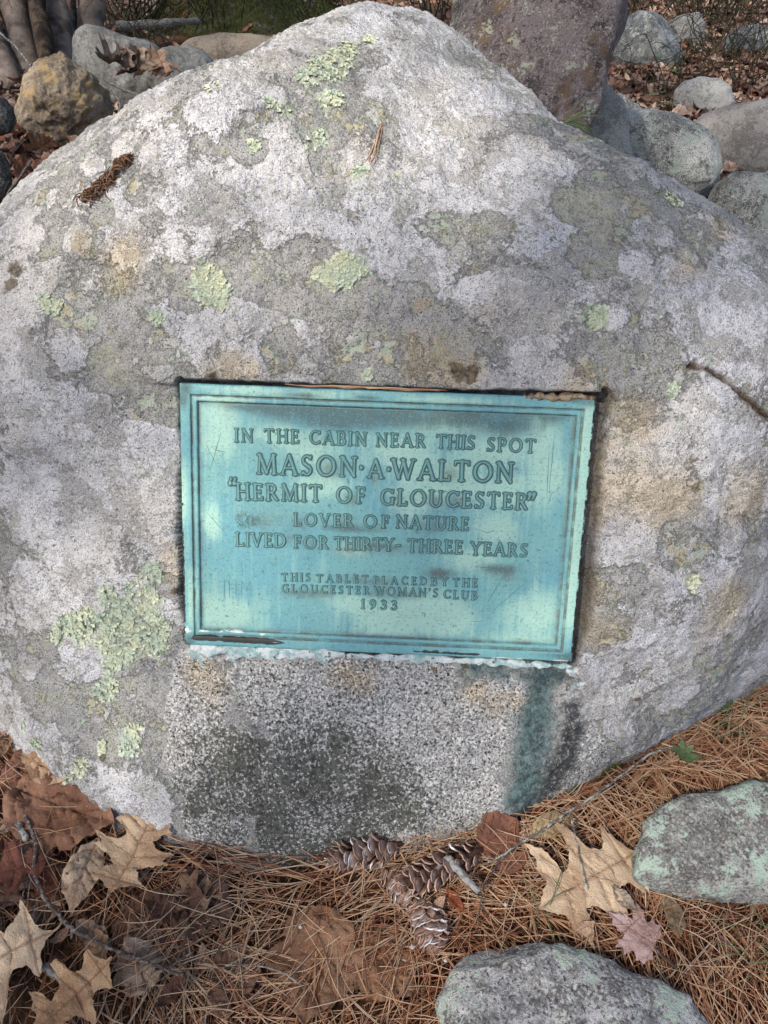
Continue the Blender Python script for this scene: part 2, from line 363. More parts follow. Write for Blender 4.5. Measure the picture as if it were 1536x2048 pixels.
def build_boulder():
    n = 900
    g = np.linspace(-1, 1, n)
    X, Y = np.meshgrid(g, g, indexing='ij')
    r = np.maximum(np.abs(X), np.abs(Y)); swap = np.abs(Y) > np.abs(X)
    with np.errstate(divide='ignore', invalid='ignore'):
        phi = np.where(swap, np.pi / 2 - np.pi / 4 * (X / np.where(Y == 0, 1, Y)), np.pi / 4 * (Y / np.where(X == 0, 1, X)))
    phi = np.where(swap, phi + np.where(Y < 0, np.pi, 0), phi + np.where(X < 0, np.pi, 0))
    al = np.where(r < .86, r / .86 * math.radians(112), math.radians(112) + (r - .86) / .14 * math.radians(68))
    axis = (CAM + np.array([0, .15, -.1]) - BC); axis /= np.linalg.norm(axis)
    A = np.cross(axis, [0, 0, 1.]); A /= np.linalg.norm(A); B = np.cross(A, axis)
    d = (np.cos(al)[..., None] * axis + np.sin(al)[..., None] * (np.cos(phi)[..., None] * A + np.sin(phi)[..., None] * B)).reshape(-1, 3)
    P, ex = b_surface(d, True)
    wv = np.stack([fbm(P, 18, 3, 60), fbm(P, 18, 3, 63), fbm(P, 18, 3, 66)], -1)
    Pw = P + wv * .011
    Pg = P + wv * .02
    base = fbm(P, 9, 4, 70)
    crust = np.maximum(field(Pw, CRUST), base * .6 + .02 + .10 * sstep(.75, 1.0, P[:, 2]) + .08 * (P[:, 0] > .45) + .06 * (P[:, 0] < -.5))
    bare = np.clip(field(Pw, BARE) + .15, 0, 1)
    crust = crust - bare * 1.6 - np.clip(field(Pg, GRAN) + .35, 0, 1) * 2
    at = dict(crust=crust, mint=field(Pw, MINT), yell=field(Pg, YELL), warm=field(Pg, OCHRE_DAPPLE), spot=field(Pw, SPOT), gran=field(Pg, GRAN),
              alga=field(Pg, ALGA), teal=np.maximum(field(Pg, TEAL), 1 - line_dist(P + wv * .010, TEAL_L) / .031), blac=np.maximum(field(Pg, BLAC), 1 - line_dist(P + wv * .010, BLAC_L) / .021), whit=field(Pw, WHIT), moss=field(Pw, MOSS),
              crack=1 - sstep(.0026, .0085, ex['crack_r'] - .0022 * fbm(P, 30, 2, 79)), rim=ex['gap'])
    P = P + d * (sstep(-.05, .1, crust) * .0016)[:, None]
    i = np.arange(n - 1)[:, None] * n; j = np.arange(n - 1)[None]
    F = np.stack([i + j, i + j + 1, i + n + j + 1, i + n + j], -1).reshape(-1, 4)
    # weld the border to the far pole
    Q = P.reshape(n, n, 3)
    pole = b_surface(-axis[None])[0]
    for e in (Q[0], Q[-1], Q[:, 0], Q[:, -1]): e[:] = pole
    a, b, c = Q[n // 2, n // 2], Q[n // 2 + 1, n // 2], Q[n // 2, n // 2 + 1]
    nn = np.cross(b - a, c - a)
    if nn @ axis > 0: F = F[:, ::1]
    # face orientation: make normals point out
    v0, v1, v3 = P[F[F.shape[0] // 2, 0]], P[F[F.shape[0] // 2, 1]], P[F[F.shape[0] // 2, 3]]
    if np.cross(v1 - v0, v3 - v0) @ axis < 0: F = F[:, ::-1]
    return mesh_np("boulder", P, F, True, at)

def boulder_material():
    g = NG("boulder granite with lichen")
    co = g.co()
    jag = g.noise(42, 6, .68); jag2 = g.noise(130, 4, .65); fine = g.noise(420, 3, .6); mid = g.noise(60, 4, .6); big = g.noise(7, 3, .5)
    spk = g.noise(300, 2, .6)
    def mask(a, amp=.55, amp2=.35, lo=-.02, hi=.04, off=0.0):
        x = g.math('ADD', g.attr(a), g.math('MULTIPLY', g.math('SUBTRACT', jag, .5), amp * 2))
        x = g.math('ADD', x, g.math('MULTIPLY', g.math('SUBTRACT', jag2, .5), amp2 * 2))
        if off: x = g.math('ADD', x, off)
        return g.ramp(x, lo, hi), x
    # thalli: warped cells with their own tone and thin dark seams
    wv = g.n("TexNoise"); g.put(wv.inputs["Vector"], co); wv.inputs["Scale"].default_value = 30; wv.inputs["Detail"].default_value = 5; wv.inputs["Roughness"].default_value = .65
    def warp(amt):
        m1 = g.n("VectorMath", operation='MULTIPLY_ADD'); g.put(m1.inputs[0], wv.outputs["Color"]); m1.inputs[1].default_value = (amt,) * 3; g.put(m1.inputs[2], co); return m1.outputs[0]
    wc = warp(.05); wc2 = warp(.022)
    s1 = g.n("SeparateColor"); g.put(s1.inputs[0], g.vor(17, wc)); cell, cellb = s1.outputs[0], s1.outputs[1]
    edge = g.vor(17, wc, 'DISTANCE_TO_EDGE', "Distance")
    s2 = g.n("SeparateColor"); g.put(s2.inputs[0], g.vor(46, wc2)); cs, csb = s2.outputs[0], s2.outputs[1]
    edge2 = g.vor(46, wc2, 'DISTANCE_TO_EDGE', "Distance")
    # weathered rock
    c = g.mix(g.ramp(mid, .35, .65), (.245, .245, .248), (.37, .37, .375))
    c = g.mix(g.ramp(big, .35, .65), c, g.mix(.25, c, (.24, .235, .20)))
    c = g.mix(g.ramp(cs, .62, .68, 0, .55), c, (.35, .345, .33))
    c = g.mix(g.ramp(csb, .82, .86, 0, .6), c, (.30, .32, .25))
    c = g.mix(g.ramp(fine, .50, .66, 0, .9), c, (.46, .45, .43))
    c = g.mix(g.ramp(fine, .44, .34, 0, .8), c, (.075, .073, .065))
    c = g.mix(g.ramp(spk, .37, .31), c, (.04, .04, .036))
    # yellow-green film
    my, _ = mask('yell', .7, .7, -.25, .5)
    my = g.math('MULTIPLY', my, g.ramp(g.noise(95, 4, .65), .40, .56))
    c = g.mix(g.math('MULTIPLY', my, .55), c, g.mix(g.ramp(jag2, .35, .62), (.26, .26, .18), (.48, .48, .35)))
    mw, _ = mask('warm', .5, .3, -.5, .7)
    # pale crust lichen
    mc, xc = mask('crust', .55, .5, -.07, .11)
    mc = g.math('MULTIPLY', mc, g.ramp(g.math('ADD', cs, g.math('MULTIPLY', g.ramp(xc, .0, .5), .5)), .12, .16))
    cr = g.mix(g.ramp(g.noise(25, 5, .6), .35, .65), (.42, .425, .455), (.60, .605, .65))
    cr = g.mix(g.ramp(cell, .0, 1., 0, .55, smooth=False), cr, (.62, .615, .63))
    cr = g.mix(g.ramp(cellb, .62, .70, 0, .75), cr, g.mix(jag2, (.24, .235, .225), (.38, .375, .365)))
    cr = g.mix(g.ramp(g.noise(5, 2, .5), .45, .65), cr, g.mix(.4, cr, (.52, .48, .42)))
    cr = g.mix(g.ramp(fine, .49, .35, 0, .85), cr, (.20, .195, .195))
    cr = g.mix(g.ramp(g.noise(210, 3, .7), .41, .32), cr, (.09, .087, .082))
    cr = g.mix(g.ramp(g.noise(520, 2, .6), .54, .68, 0, .8), cr, (.78, .77, .78))
    cr = g.mix(g.math('MULTIPLY', g.ramp(edge, .03, .008), g.ramp(mid, .50, .62, .0, .55)), cr, (.19, .185, .175))
    cr = g.mix(g.math('MULTIPLY', g.ramp(edge2, .04, .01), g.ramp(mid, .46, .36, 0, .35)), cr, (.20, .195, .185))
    # scattered smaller thalli on the bare parts, some of them greener or browner
    n2 = g.math('ADD', g.math('MULTIPLY', g.noise(17, 3, .5), .5), g.math('MULTIPLY', g.noise(75, 5, .7), .5))
    m2 = g.ramp(n2, .535, .55); o2 = g.math('MULTIPLY', g.ramp(n2, .515, .53), g.ramp(n2, .545, .535))
    alt = g.mix(g.ramp(cs, .45, .55), g.mix(fine, (.34, .335, .325), (.58, .575, .57)), g.mix(fine, (.27, .30, .25), (.46, .50, .42)))
    alt = g.mix(g.ramp(csb, .70, .74), alt, g.mix(fine, (.33, .30, .21), (.52, .48, .37)))
    c = g.mix(g.math('MULTIPLY', o2, .4), c, (.10, .098, .086)); c = g.mix(m2, c, alt)
    n3 = g.math('ADD', g.math('MULTIPLY', g.noise(23, 3, .5, vec=wc2), .5), g.math('MULTIPLY', g.noise(110, 4, .7), .5))
    cr = g.mix(g.ramp(n3, .56, .575, 0, .75), cr, g.mix(fine, (.25, .245, .22), (.42, .415, .385)))
    cr = g.mix(g.math('MULTIPLY', g.ramp(n3, .425, .41), .6), cr, g.mix(fine, (.50, .50, .50), (.74, .74, .74)))
    rimw = g.ramp(xc, .0, .16, 1, 0)
    cr = g.mix(g.math('MULTIPLY', rimw, .5), cr, (.68, .675, .68))
    c = g.mix(g.math('MULTIPLY', g.math('MULTIPLY', g.ramp(xc, -.13, -.02), g.ramp(xc, .02, -.01)), .4), c, (.10, .098, .088))
    c = g.mix(mc, c, cr)
    # crystalline granite
    mg, xg = mask('gran', .35, .25, -.06, .06)
    v = g.vor(290); sep = g.n("SeparateColor"); g.put(sep.inputs[0], v)
    gr = g.mix(g.ramp(sep.outputs[0], .3, .6, smooth=False), (.27, .265, .255), (.50, .49, .475))
    gr = g.mix(g.ramp(g.noise(230, 3, .65), .52, .60), gr, (.78, .77, .75))
    gr = g.mix(g.ramp(g.noise(260, 2, .6), .42, .37), gr, (.035, .035, .033))
    gr = g.mix(g.ramp(g.noise(9, 3, .5), .55, .75, 0, .25), gr, (.42, .35, .29))
    ma, _ = mask('alga', .9, .6, -.9, 1.0)
    al = g.ramp(g.math('ADD', g.noise(190, 4, .7), g.math('MULTIPLY', ma, -.20)), .35, .42)
    gr = g.mix(al, g.mix(g.ramp(jag2, .4, .6), (.070, .072, .060), (.145, .145, .125)), gr)
    c = g.mix(mg, c, gr)
    c = g.mix(g.math('MULTIPLY', mw, .75), c, g.mix(1.0, c, (1.05, .90, .66), 'MULTIPLY'))  # warm tint: ochre stain and painted sun patches
    # mint lichen underlay
    mm, _ = mask('mint', .7, .6, -.15, .1)
    c = g.mix(g.math('MULTIPLY', mm, .75), c, g.mix(g.ramp(jag2, .35, .6), (.24, .29, .23), (.46, .52, .40)))
    # small scattered mint and brown flecks
    fl = g.math('MULTIPLY', g.ramp(g.noise(34, 4, .7), .60, .66), g.ramp(g.noise(150, 2, .5), .42, .56))
    c = g.mix(g.math('MULTIPLY', fl, g.math('SUBTRACT', .75, g.math('MULTIPLY', mg, .65))), c, (.36, .43, .34))
    # copper run-off below the tablet
    mt, _ = mask('teal', .5, .35, -.6, .6)
    c = g.mix(g.math('MULTIPLY', mt, .88), c, g.mix(g.ramp(g.noise(90, 4, .7), .35, .65), (.03, .062, .072), (.12, .21, .21)))
    mb, _ = mask('blac', .8, .5, -.5, .5)
    c = g.mix(g.math('MULTIPLY', mb, g.ramp(g.noise(160, 3, .7), .62, .5, .3, .92)), c, (.04, .045, .05))
    mwh, _ = mask('whit', .55, .5, -.08, .1)
    c = g.mix(mwh, c, g.mix(g.ramp(g.noise(80, 4, .6), .4, .6), (.36, .50, .50), (.76, .78, .80)))
    ms, _ = mask('spot', .8, .7, -.1, .2)
    c = g.mix(g.math('MULTIPLY', ms, .8), c, g.mix(g.ramp(jag2, .4, .6), (.05, .035, .022), (.16, .11, .06)))
    c = g.mix(g.math('MULTIPLY', g.attr('crack'), .95), c, g.mix(fine, (.03, .016, .008), (.11, .06, .03)))
    mo, _ = mask('moss', .8, .6, -.2, .25)
    c = g.mix(g.math('MULTIPLY', mo, .85), c, g.mix(fine, (.03, .04, .012), (.10, .12, .03)))
    c = g.mix(g.math('MULTIPLY', g.attr('rim'), .7), c, (.05, .042, .035))
    hgt = g.math('ADD', g.math('MULTIPLY', g.math('ADD', mc, m2), .9), g.math('ADD', g.math('MULTIPLY', fine, .9), g.math('MULTIPLY', jag2, 1.1)))
    hgt = g.math('ADD', hgt, g.math('MULTIPLY', g.noise(230, 3, .65), .8))
    return g.done(c, .9, .2, g.bump(hgt, .0036, 1.0))
boulder_mat = boulder_material()
boulder = link("boulder", build_boulder(), boulder_mat)
tag(boulder, "huge rounded lichen covered granite boulder with the bronze tablet set in its face", "boulder")
def lichen_mat(name, a, b):
    g = NG(name)
    c = g.mix(g.attr('tone'), a, b)
    c = g.mix(g.ramp(g.noise(500, 2, .5), .4, .6, 0, .35), c, (.30, .33, .24))
    return g.done(c, .9, .15)
def lobes(blist, seed, name, mat, dens=1.0, size=.0042):
    r = np.random.default_rng(seed); D = []; tn = []
    for (x, y, pr) in blist:
        k = int(pr * pr * .30 * dens) + 4
        rr = pr * np.sqrt(r.uniform(0, 1, k)) * (1 + .12 * r.normal(size=k)); a = r.uniform(0, 6.283, k)
        p, t = b_hit(x, y)
        n = p - BC; n /= np.linalg.norm(n); A = np.cross(n, [0, 0, 1.]); A /= np.linalg.norm(A); B = np.cross(A, n)
        q = p + (rr * t / FPX)[:, None] * (np.cos(a)[:, None] * A + np.sin(a)[:, None] * B) - BC
        D.append(q / np.linalg.norm(q, axis=1)[:, None])
    D = np.vstack(D); P, N = b_dirframe(D)
    keep = fbm(P, 75, 2, 77) > -.28
    q = P - PT; u, v = q @ PU, q @ PD
    keep &= ~((u > -.006) & (u < PW + .006) & (v > -.006) & (v < PH + .006))
    P, N = P[keep], N[keep]; m = len(P)
    A = np.cross(N, [0.1, 0, 1.]); A /= np.linalg.norm(A, axis=1)[:, None]; B = np.cross(A, N)
    th0 = r.uniform(0, 6.283, m); sz = size * r.uniform(.5, 1.25, m)
    V = [P + N * .0006]; K = 8
    tilt = r.uniform(0, 6.283, m); ta = r.uniform(.1, .5, m)
    for k in range(K):
        th = th0 + 6.283 * k / K; rad = sz * (.75 + .45 * r.uniform(-1, 1, m))
        V.append(P + (rad * np.cos(th))[:, None] * A + (rad * np.sin(th))[:, None] * B + N * (.0014 + .0012 * r.uniform(0, 1, m) + rad * ta * np.cos(th - tilt))[:, None])
    V = np.stack(V, 1); i = np.arange(m)[:, None] * (K + 1); j = np.arange(K)[None]
    F = np.stack([i + 0 * j, i + 1 + j, i + 1 + (j + 1) % K], -1).reshape(-1, 3)
    tone = np.clip(np.repeat(.5 + .5 * fbm(P, 40, 2, 78) + .2 * r.normal(size=m), K + 1), 0, 1)
    o = link(name, mesh_np(name, V.reshape(-1, 3), F, False, {"tone": tone}), mat, boulder)
    return tag(o, kind="stuff")
o = lobes(MINT, 3, "leafy_lichen", lichen_mat("mint leafy lichen", (.42, .51, .43), (.60, .61, .45)), 1.35)
o["label"] = "pale green leafy lichen growing in ruffled patches on the boulder"
# moss creeping up from the soil
def moss_tufts():
    r = np.random.default_rng(8); D = []
    for (x, y, pr) in MOSS:
        p, t = b_hit(x, y); k = int(pr * 18)
        n = p - BC; n /= np.linalg.norm(n); A = np.cross(n, [0, 0, 1.]); A /= np.linalg.norm(A); B = np.cross(A, n)
        a, rr = r.uniform(0, 6.283, k), pr * 1.3 * np.sqrt(r.uniform(0, 1, k)) * t / FPX
        q = p + rr[:, None] * (1.7 * np.cos(a)[:, None] * A + .7 * np.sin(a)[:, None] * B) - BC; D.append(q / np.linalg.norm(q, axis=1)[:, None])
    D = np.vstack(D); P, N = b_dirframe(D); m = len(P)
    dr = N + r.normal(size=(m, 3)) * .6; dr /= np.linalg.norm(dr, axis=1)[:, None]
    sd = np.cross(dr, r.normal(size=(m, 3))); sd /= np.linalg.norm(sd, axis=1)[:, None]
    L = r.uniform(.003, .008, m)[:, None]
    V = np.stack([P - sd * .0009, P + sd * .0009, P + dr * L], 1).reshape(-1, 3)
    F = np.arange(3 * m).reshape(-1, 3)
    g = NG("moss"); c = g.mix(g.attr('tone'), (.035, .05, .012), (.13, .16, .04))
    o = link("moss", mesh_np("moss", V, F, False, {"tone": np.repeat(r.uniform(0, 1, m), 3)}), g.done(c, .9, .1), boulder)
    tag(o, kind="stuff"); o["label"] = "dark green moss along the foot of the boulder"
moss_tufts()
# ---------------------------------------------------------------- the bronze tablet
plaque = bpy.data.objects.new("bronze_plaque", None); COL.objects.link(plaque)
_M = Matrix([[PU[0], -PD[0], PN[0], 0], [PU[1], -PD[1], PN[1], 0], [PU[2], -PD[2], PN[2], 0], [0, 0, 0, 1]])
_c = PT + PU * PW / 2 + PD * PH / 2
_M.translation = Vector(_c); plaque.matrix_world = _M; plaque.empty_display_size = .05
tag(plaque, "green weathered bronze memorial tablet with raised lettering set in the boulder", "plaque")
def loc2(u, v): return u - PW / 2, PH / 2 - v
def patina(name, kind):
    g = NG(name); co = g.co()
    big = g.noise(7, 3, .55); mid = g.noise(28, 4, .6); fine = g.noise(260, 3, .6)
    st = g.noise(1, 4, .6, vec=g.scale(co, (130, 9, 20)))                          # vertical runs
    hz = g.noise(1, 3, .6, vec=g.scale(co, (8, 300, 20)))                          # faint rubbing marks
    c = g.mix(g.ramp(big, .38, .62), (.125, .335, .385), (.165, .395, .405))
    if kind != 'letter':
        pale = g.ramp(g.math('ADD', g.attr('pale'), g.math('ADD', g.math('MULTIPLY', g.math('SUBTRACT', mid, .5), .9), g.math('MULTIPLY', g.math('SUBTRACT', st, .5), 1.2))), .0, .8)
        c = g.mix(g.math('MULTIPLY', pale, .9), c, (.37, .60, .50))
        c = g.mix(g.ramp(st, .54, .74, 0, .35), c, (.24, .53, .52))
        c = g.mix(g.ramp(hz, .52, .75, 0, .25), c, (.12, .30, .33))
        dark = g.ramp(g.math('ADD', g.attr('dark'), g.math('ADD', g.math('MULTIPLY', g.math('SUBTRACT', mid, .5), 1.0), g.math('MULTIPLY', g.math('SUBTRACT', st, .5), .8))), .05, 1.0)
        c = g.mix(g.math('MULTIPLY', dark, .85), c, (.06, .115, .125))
        c = g.mix(g.math('MULTIPLY', g.attr('grime_dark'), g.ramp(g.noise(60, 4, .65), .38, .58, .25, .85)), c, (.105, .11, .085))
        c = g.mix(g.ramp(g.noise(120, 3, .6), .64, .70, 0, .6), c, (.06, .10, .09))
        c = g.mix(g.ramp(g.noise(330, 4, .7), .52, .66, 0, .35), c, (.30, .50, .46))
        c = g.mix(g.ramp(g.noise(240, 4, .7), .46, .34, 0, .45), c, (.05, .12, .13))
    if kind == 'frame':
        e = g.math('ADD', g.attr('blk'), g.math('MULTIPLY', g.math('SUBTRACT', g.noise(70, 5, .7), .5), 1.1))
        wh = g.math('ADD', g.attr('wht'), g.math('MULTIPLY', g.math('SUBTRACT', g.noise(75, 5, .7, vec=g.scale(co, (.6, 1.4, 1))), .5), 1.3))
        c = g.mix(g.ramp(e, .0, .08), c, (.022, .024, .022))
        c = g.mix(g.ramp(wh, .0, .06), c, g.mix(mid, (.50, .60, .58), (.80, .80, .79)))
    if kind == 'letter':
        c = g.mix(g.ramp(mid, .3, .7), c, (.24, .50, .47))
        c = g.mix(g.ramp(g.noise(38, 4, .65), .56, .66, 0, .55), c, (.19, .20, .15))
        ed = g.math('ADD', g.attr('edge'), g.math('MULTIPLY', g.math('SUBTRACT', g.noise(45, 4, .65), .5), .9))
        c = g.mix(g.ramp(ed, .0, .60), g.mix(mid, (.035, .08, .08), (.10, .20, .19)), c)
        c = g.mix(g.ramp(fine, .55, .7, 0, .4), c, (.50, .68, .60))
    h = g.math('ADD', g.math('MULTIPLY', fine, .8), g.math('MULTIPLY', g.noise(70, 3, .6), 1.0))
    m = g.done(c, g.ramp(mid, .3, .7, .42, .66), .5, g.bump(h, .0009, .9))
    return m
mat_panel, mat_frame, mat_letter = patina("patina and painted dapple of the sunk field", 'panel'), patina("patina of the raised border", 'frame'), patina("patina of the letters", 'letter')
def blob2(u, v, lst):
    """lst: photo points (px, py, radius px) measured on the tablet; 1 in the middle, 0 at the rim"""
    out = np.zeros(np.shape(u))
    for (x, y, rx, ry) in lst:
        q = plaque_uv(x, y); d = np.hypot((u - q[0]) / (rx / 1370), (v - q[1]) / (ry / 1370))
        out = out + (1 - out) * .9 * np.exp(-d * d * .8)
    return out
PALE = [(430,880,40,40),(430,830,40,30),(800,905,70,35),(620,905,50,30),(900,850,70,20),(1000,900,60,30),(1085,880,35,50),(1090,960,40,50),(1000,985,50,30),(900,960,60,40),  # pale green patina together with dappled sunlight painted into the field's colour
 (640,975,60,25),(940,1120,50,25),(990,1060,40,30),(560,870,50,20),(780,1250,80,45),(860,1215,60,30),(900,1250,60,30),(1070,1230,50,50),(1040,1290,60,20),(700,1210,40,20),
 (450,1230,60,40),(420,1050,20,40),(820,1000,40,40),(700,1100,30,15)]
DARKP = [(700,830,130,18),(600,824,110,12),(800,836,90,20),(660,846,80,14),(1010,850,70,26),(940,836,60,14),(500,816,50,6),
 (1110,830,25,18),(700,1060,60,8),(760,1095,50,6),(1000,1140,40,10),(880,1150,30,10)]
LETGR = [(660,940,22,18),(748,955,14,14),(640,880,14,12),(700,1000,16,14),(800,1000,16,14),(870,1005,18,14),(910,1005,20,14),(600,1050,20,14),(690,1050,20,14),(860,1055,30,14),
 (900,950,20,16),(620,1090,16,10),(700,1100,30,12),(760,1100,40,12),(850,1100,24,10),(740,1165,60,9),(600,1190,40,9),(640,1190,30,9),(800,1190,50,9),(880,1150,30,12),(1010,1150,30,14),(575,1080,10,8),(770,1190,30,9),(520,1040,30,16)]
# profile of the border, from the rim inwards: (inset, height)
PROF = [(0.0, -.030), (0.0, -.0040), (.0003, -.0022), (.0012, -.0006), (.0028, 0), (.006, .0001), (.011, .0001), (.0146, 0), (.0158, -.0006), (.0164, -.0022),
        (.0170, -.0034), (.0178, -.0036), (.0186, -.0030), (.0204, -.0022), (.0236, -.0022), (.0252, -.0028), (.0258, -.0046), (.0264, -.0062), (.0274, -.0067), (.0286, -.0066)]
def frame_mesh():
    nu, nv = 200, 134; V, at = [], []
    ring_n = 2 * (nu + nv)
    for (ins, h) in PROF:
        us = np.linspace(ins, PW - ins, nu + 1); vs = np.linspace(ins, PH - ins, nv + 1)
        ring = np.vstack([np.stack([us[:-1], np.full(nu, ins)], -1), np.stack([np.full(nv, PW - ins), vs[:-1]], -1),
                          np.stack([us[::-1][:-1], np.full(nu, PH - ins)], -1), np.stack([np.full(nv, ins), vs[::-1][:-1]], -1)])
        V.append(np.column_stack([ring, np.full(ring_n, h)]))
    V = np.vstack(V); p3 = V * 1.0
    nz = noise3(p3, 60, 80); nz2 = noise3(p3, 220, 81)
    chip = np.clip(noise3(p3, 35, 82) - .55, 0, 1)
    V[:, 2] += .0004 * nz + .00018 * nz2 - .0012 * chip * (V[:, 2] > -.01)
    V[:, :2] += (.0003 * np.stack([noise3(p3, 80, 83), noise3(p3, 80, 84)], -1))
    u, v = V[:, 0], V[:, 1]
    ins = np.repeat([q[0] for q in PROF], ring_n); hh = np.repeat([q[1] for q in PROF], ring_n)
    bot = (PH - v); rgt = PW - u
    blk = -.6 + 1.35 * blob2(u, v, [(410,1276,36,7),(470,1280,40,7),(520,1282,36,6),(545,1285,20,5)]) + 1.1 * blob2(u, v, [(840,1302,30,4),(930,1308,50,4),(880,1303,30,4)])
    blk = np.maximum(blk, np.where((ins < .004) & (u < .01), .25 * sstep(.1, .3, v) - .15, -1))
    blk = np.maximum(blk, np.where((ins < .003) & (rgt < .006), .1, -1)); 
    blk = np.where(hh < -.005, np.where(ins < .001, .1, blk), blk)
    wht = -.75 + .95 * blob2(u, v, [(400,1262,40,6),(460,1264,50,6),(520,1270,40,5),(560,1287,60,4),(420,1295,50,6),(520,1297,60,5),(640,1300,60,5),(780,1308,60,4),(1000,1316,90,4),(1120,1322,40,5)]) \
        + .75 * blob2(u, v, [(370,1130,4,25),(372,1180,5,30),(374,1240,5,30),(370,1050,3,30),(1178,960,4,40),(1165,1060,5,50),(1158,1140,5,40),(1172,1010,4,40),(1150,1220,4,40)])
    pale = blob2(u, v, [(360,1000,14,60),(500,782,80,8),(440,800,60,8),(640,790,60,8),(1180,850,16,60),(1170,950,16,80),(1155,1100,16,80),(1145,1200,16,80),(900,800,90,6),(385,1200,10,60)])
    dark = blob2(u, v, [(372,775,14,14),(365,800,12,16),(1180,805,16,10),(1150,800,20,6),(735,795,30,5),(378,1280,16,16),(1120,1312,60,6),(1140,1315,16,16),(600,790,40,6)])
    gr = np.where((np.abs(ins - .0174) < .0016) | (np.abs(ins - .0264) < .0022), .95, 0.)  # darker along the two border grooves
    V[:, 0], V[:, 1] = loc2(V[:, 0], V[:, 1])
    k = np.arange(len(PROF) - 1)[:, None] * ring_n; j = np.arange(ring_n)[None]
    F = np.stack([k + j, k + ring_n + j, k + ring_n + (j + 1) % ring_n, k + (j + 1) % ring_n], -1).reshape(-1, 4)
    return mesh_np("frame", V, F, True, dict(blk=blk, wht=wht, pale=pale, dark=dark, grime_dark=gr))
fr = link("border_frame", frame_mesh(), mat_frame, plaque)
PANEL_Z = -.0066
def panel_mesh():
    nu, nv = 330, 216
    us = np.linspace(.0285, PW - .0285, nu); vs = np.linspace(.0285, PH - .0285, nv)
    U, Vv = np.meshgrid(us, vs, indexing='ij'); u, v = U.ravel(), Vv.ravel()
    p = np.stack([u, v, 0 * u], -1)
    z = PANEL_Z + .00012 * noise3(p, 25, 85) + .00008 * noise3(p, 120, 86)
    hat = (blob2(u, v, [(493, 1040, 26, 15)]) > .36)                                # the hatched-out patch
    z = z + hat * .00030 * np.abs(noise3(p * np.array([1, 1.3, 1]), 420, 87)) * 1.3
    ed = np.minimum(np.minimum(u, PW - u), np.minimum(v, PH - v)) - .0285
    gr = np.clip(.75 * np.exp(-ed / .0025) + .8 * blob2(u, v, LETGR) + hat * .45 * (noise3(p, 400, 88) > 0), 0, 1)  # darker along the field's edges, grime around the letters
    x, y = loc2(u, v)
    i = np.arange(nu - 1)[:, None] * nv; j = np.arange(nv - 1)[None]
    F = np.stack([i + j, i + j + 1, i + nv + j + 1, i + nv + j], -1).reshape(-1, 4)
    return mesh_np("panel", np.stack([x, y, z], -1), F, True, dict(pale=blob2(u, v, PALE), dark=blob2(u, v, DARKP), grime_dark=gr))
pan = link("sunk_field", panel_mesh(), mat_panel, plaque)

# ---- Roman capitals drawn as strokes: (x0, y0, x1, y1, half width) and arcs
TK, TN, SF = .062, .033, .023
def ser(x, y, l=.105): return [(x - l, y, x + l, y, SF)]
def arc(cx, cy, rx, ry, a0, a1, th=TK, tn=TN, n=22):
    t = np.radians(np.linspace(a0, a1, n + 1)); out = []
    for a, b in zip(t[:-1], t[1:]):
        m = (a + b) / 2; h = tn + (th - tn) * abs(math.cos(m)) ** 1.3
        out.append((cx + (rx - h) * math.cos(a), cy + (ry - h) * math.sin(a), cx + (rx - h) * math.cos(b), cy + (ry - h) * math.sin(b), h))
    return out
def vst(x, h=TK, y0=0.0, y1=1.0, s0=True, s1=True):
    o = [(x, y0 + SF, x, y1 - SF, h)]
    if s0: o += ser(x, y0 + SF, h + .065)
    if s1: o += ser(x, y1 - SF, h + .065)
    return o
def hb(x0, x1, y, h=TN, tip=0):
    o = [(x0, y, x1, y, h)]
    if tip: o += [(x1, y, x1 + .01, y + tip, .032)]
    return o
